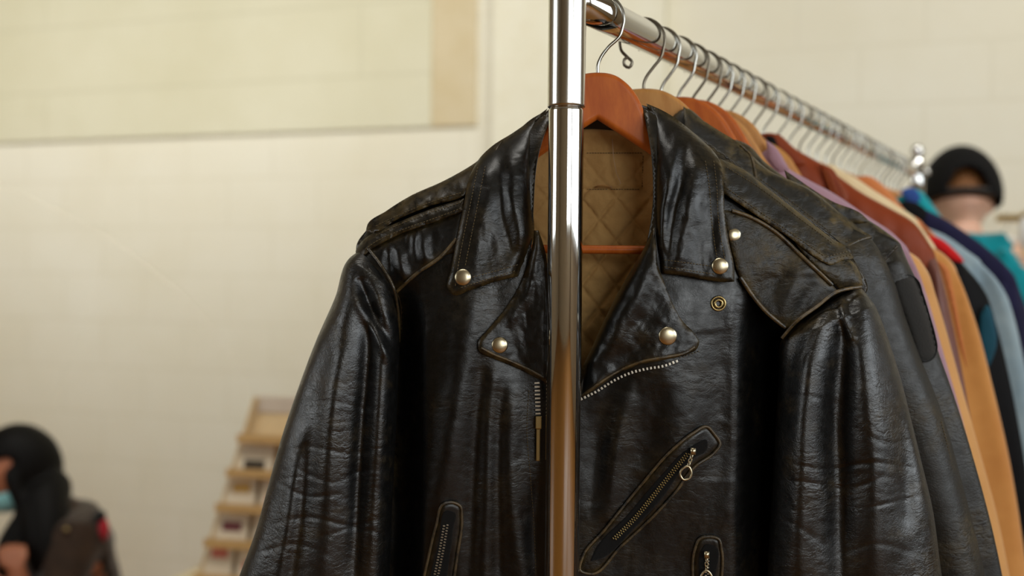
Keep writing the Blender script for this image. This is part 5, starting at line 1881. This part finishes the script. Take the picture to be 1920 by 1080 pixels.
# tapered stand: two side rails, back board and ledges
yw = math.radians(-10)
sx_ = np.array([math.cos(yw), math.sin(yw), 0]); sy_ = np.array([-math.sin(yw), math.cos(yw), 0])
base = at(532, 1070, dT - 0.10); base[2] = tz
st = thing('card_stand', tuple(base), 'tapered cream display stand with ledges of small cards, left of the jackets', 'display stand')
sm_ = plain('cream_stand', (228, 200, 152), 0.6)
Hs = 0.475
LEAN = 0.30


def sp_(x, z, d=0.0):
    """point on the leaning front of the stand"""
    return base + sx_ * x + sy_ * (z * LEAN + d) + np.array([0, 0, z])


def half_w(z):
    return 0.240 - 0.20 * z


V = [sp_(-half_w(0), 0, 0.02), sp_(half_w(0), 0, 0.02), sp_(half_w(Hs), Hs, 0.02), sp_(-half_w(Hs), Hs, 0.02)]
V += [v + sy_ * 0.012 for v in V]
link('back_board', V, [(0, 1, 2, 3), (7, 6, 5, 4), (0, 4, 5, 1), (1, 5, 6, 2), (2, 6, 7, 3), (3, 7, 4, 0)], sm_, st, sm=False)
for s in (-1, 1):
    V, F = tube([sp_(s * half_w(0), 0, 0.0), sp_(s * half_w(Hs), Hs, 0.0)], 0.008, 4)
    link('side_rail', V, F, sm_, st, sm=False)
V = [base + sy_ * 0.33 + sx_ * s * 0.05 for s in (-1, 1)]
V, F = box(base + sy_ * 0.24 + np.array([0, 0, Hs / 2]), 0.05, 0.012, Hs * 1.04, ex=sx_, ez=np.array([-sy_[0] * 0.26, -sy_[1] * 0.26, 1.0]) / 1.033, ey=sy_)
link('rear_strut', V, F, sm_, st, sm=False)
tiers = [0.0, 0.088, 0.178, 0.268, 0.358]
for z in tiers:
    w = half_w(z) * 2
    V, F = merge([box(sp_(0, z + 0.004, -0.018), w, 0.05, 0.008, ex=sx_, ey=sy_), box(sp_(0, z + 0.013, -0.042), w, 0.004, 0.022, ex=sx_, ey=sy_)])
    bevel(link('ledge', V, F, plain('tan_ledge', (218, 178, 118), 0.6), st, sm=False), 0.001, 1)
V, F = box(sp_(0, Hs - 0.02, 0.012), half_w(Hs) * 2, 0.006, 0.045, ex=sx_, ey=sy_)
link('header_board', V, F, plain('header_paper', (228, 214, 196), 0.7), st, sm=False)
cardm = plain('card_paper', (236, 222, 196), 0.7)
prints = {'dark olive': (64, 52, 34), 'red': (196, 70, 50), 'orange': (210, 104, 48), 'plum': (130, 66, 70), 'black': (26, 20, 14), 'pink': (214, 120, 100), 'yellow': (220, 176, 90)}
lay = [
    (3, [('dark olive', -0.02), ('plum', -0.012), ('yellow', 0.0)]),
    (2, [('yellow', 0.01), ('orange', -0.022), ('red', 0.0), ('pink', -0.01)]),
    (1, [('plum', 0.0), ('black', -0.024), ('yellow', 0.0), ('orange', 0.0)]),
    (0, [('pink', 0.02), ('red', -0.01), ('yellow', 0.0), ('plum', 0.0), ('orange', 0.0)]),
]
words_ = {3: 'top row', 2: 'second row from top', 1: 'third row from top', 0: 'bottom row'}
pm = {k: plain('print_' + k.replace(' ', '_'), v, 0.6) for k, v in prints.items()}
for ti, row in lay:
    z = tiers[ti]
    n = len(row)
    w = (half_w(z + 0.04) * 2 + 0.01)
    for i, (cname, dz) in enumerate(row):
        x = -w / 2 + w * (i + 0.5) / n
        ch = 0.078
        cz = np.array([sy_[0] * LEAN, sy_[1] * LEAN, 1.0]); cz /= np.linalg.norm(cz)
        cen = sp_(x, z + 0.008 + ch / 2, -0.004)
        r_ = thing('greeting_card', tuple(cen - cz * ch / 2), 'small card with a %s print, %s in the %s' % (cname, ['leftmost', 'second from left', 'third from left', 'fourth from left', 'rightmost'][i], words_[ti]),
                   'card', 'cards on the display stand')
        nn = np.cross(sx_, cz)
        link('card', *box(cen, w / n * 0.86, 0.003, ch, ex=sx_, ey=-nn, ez=cz), cardm, r_, sm=False)
        link('print', *box(cen + cz * dz + nn * 0.0022 * (1 if nn @ cF < 0 else -1) * 1.0, w / n * 0.5, 0.0012, 0.026, ex=sx_, ey=-nn, ez=cz), pm[cname], r_, sm=False)
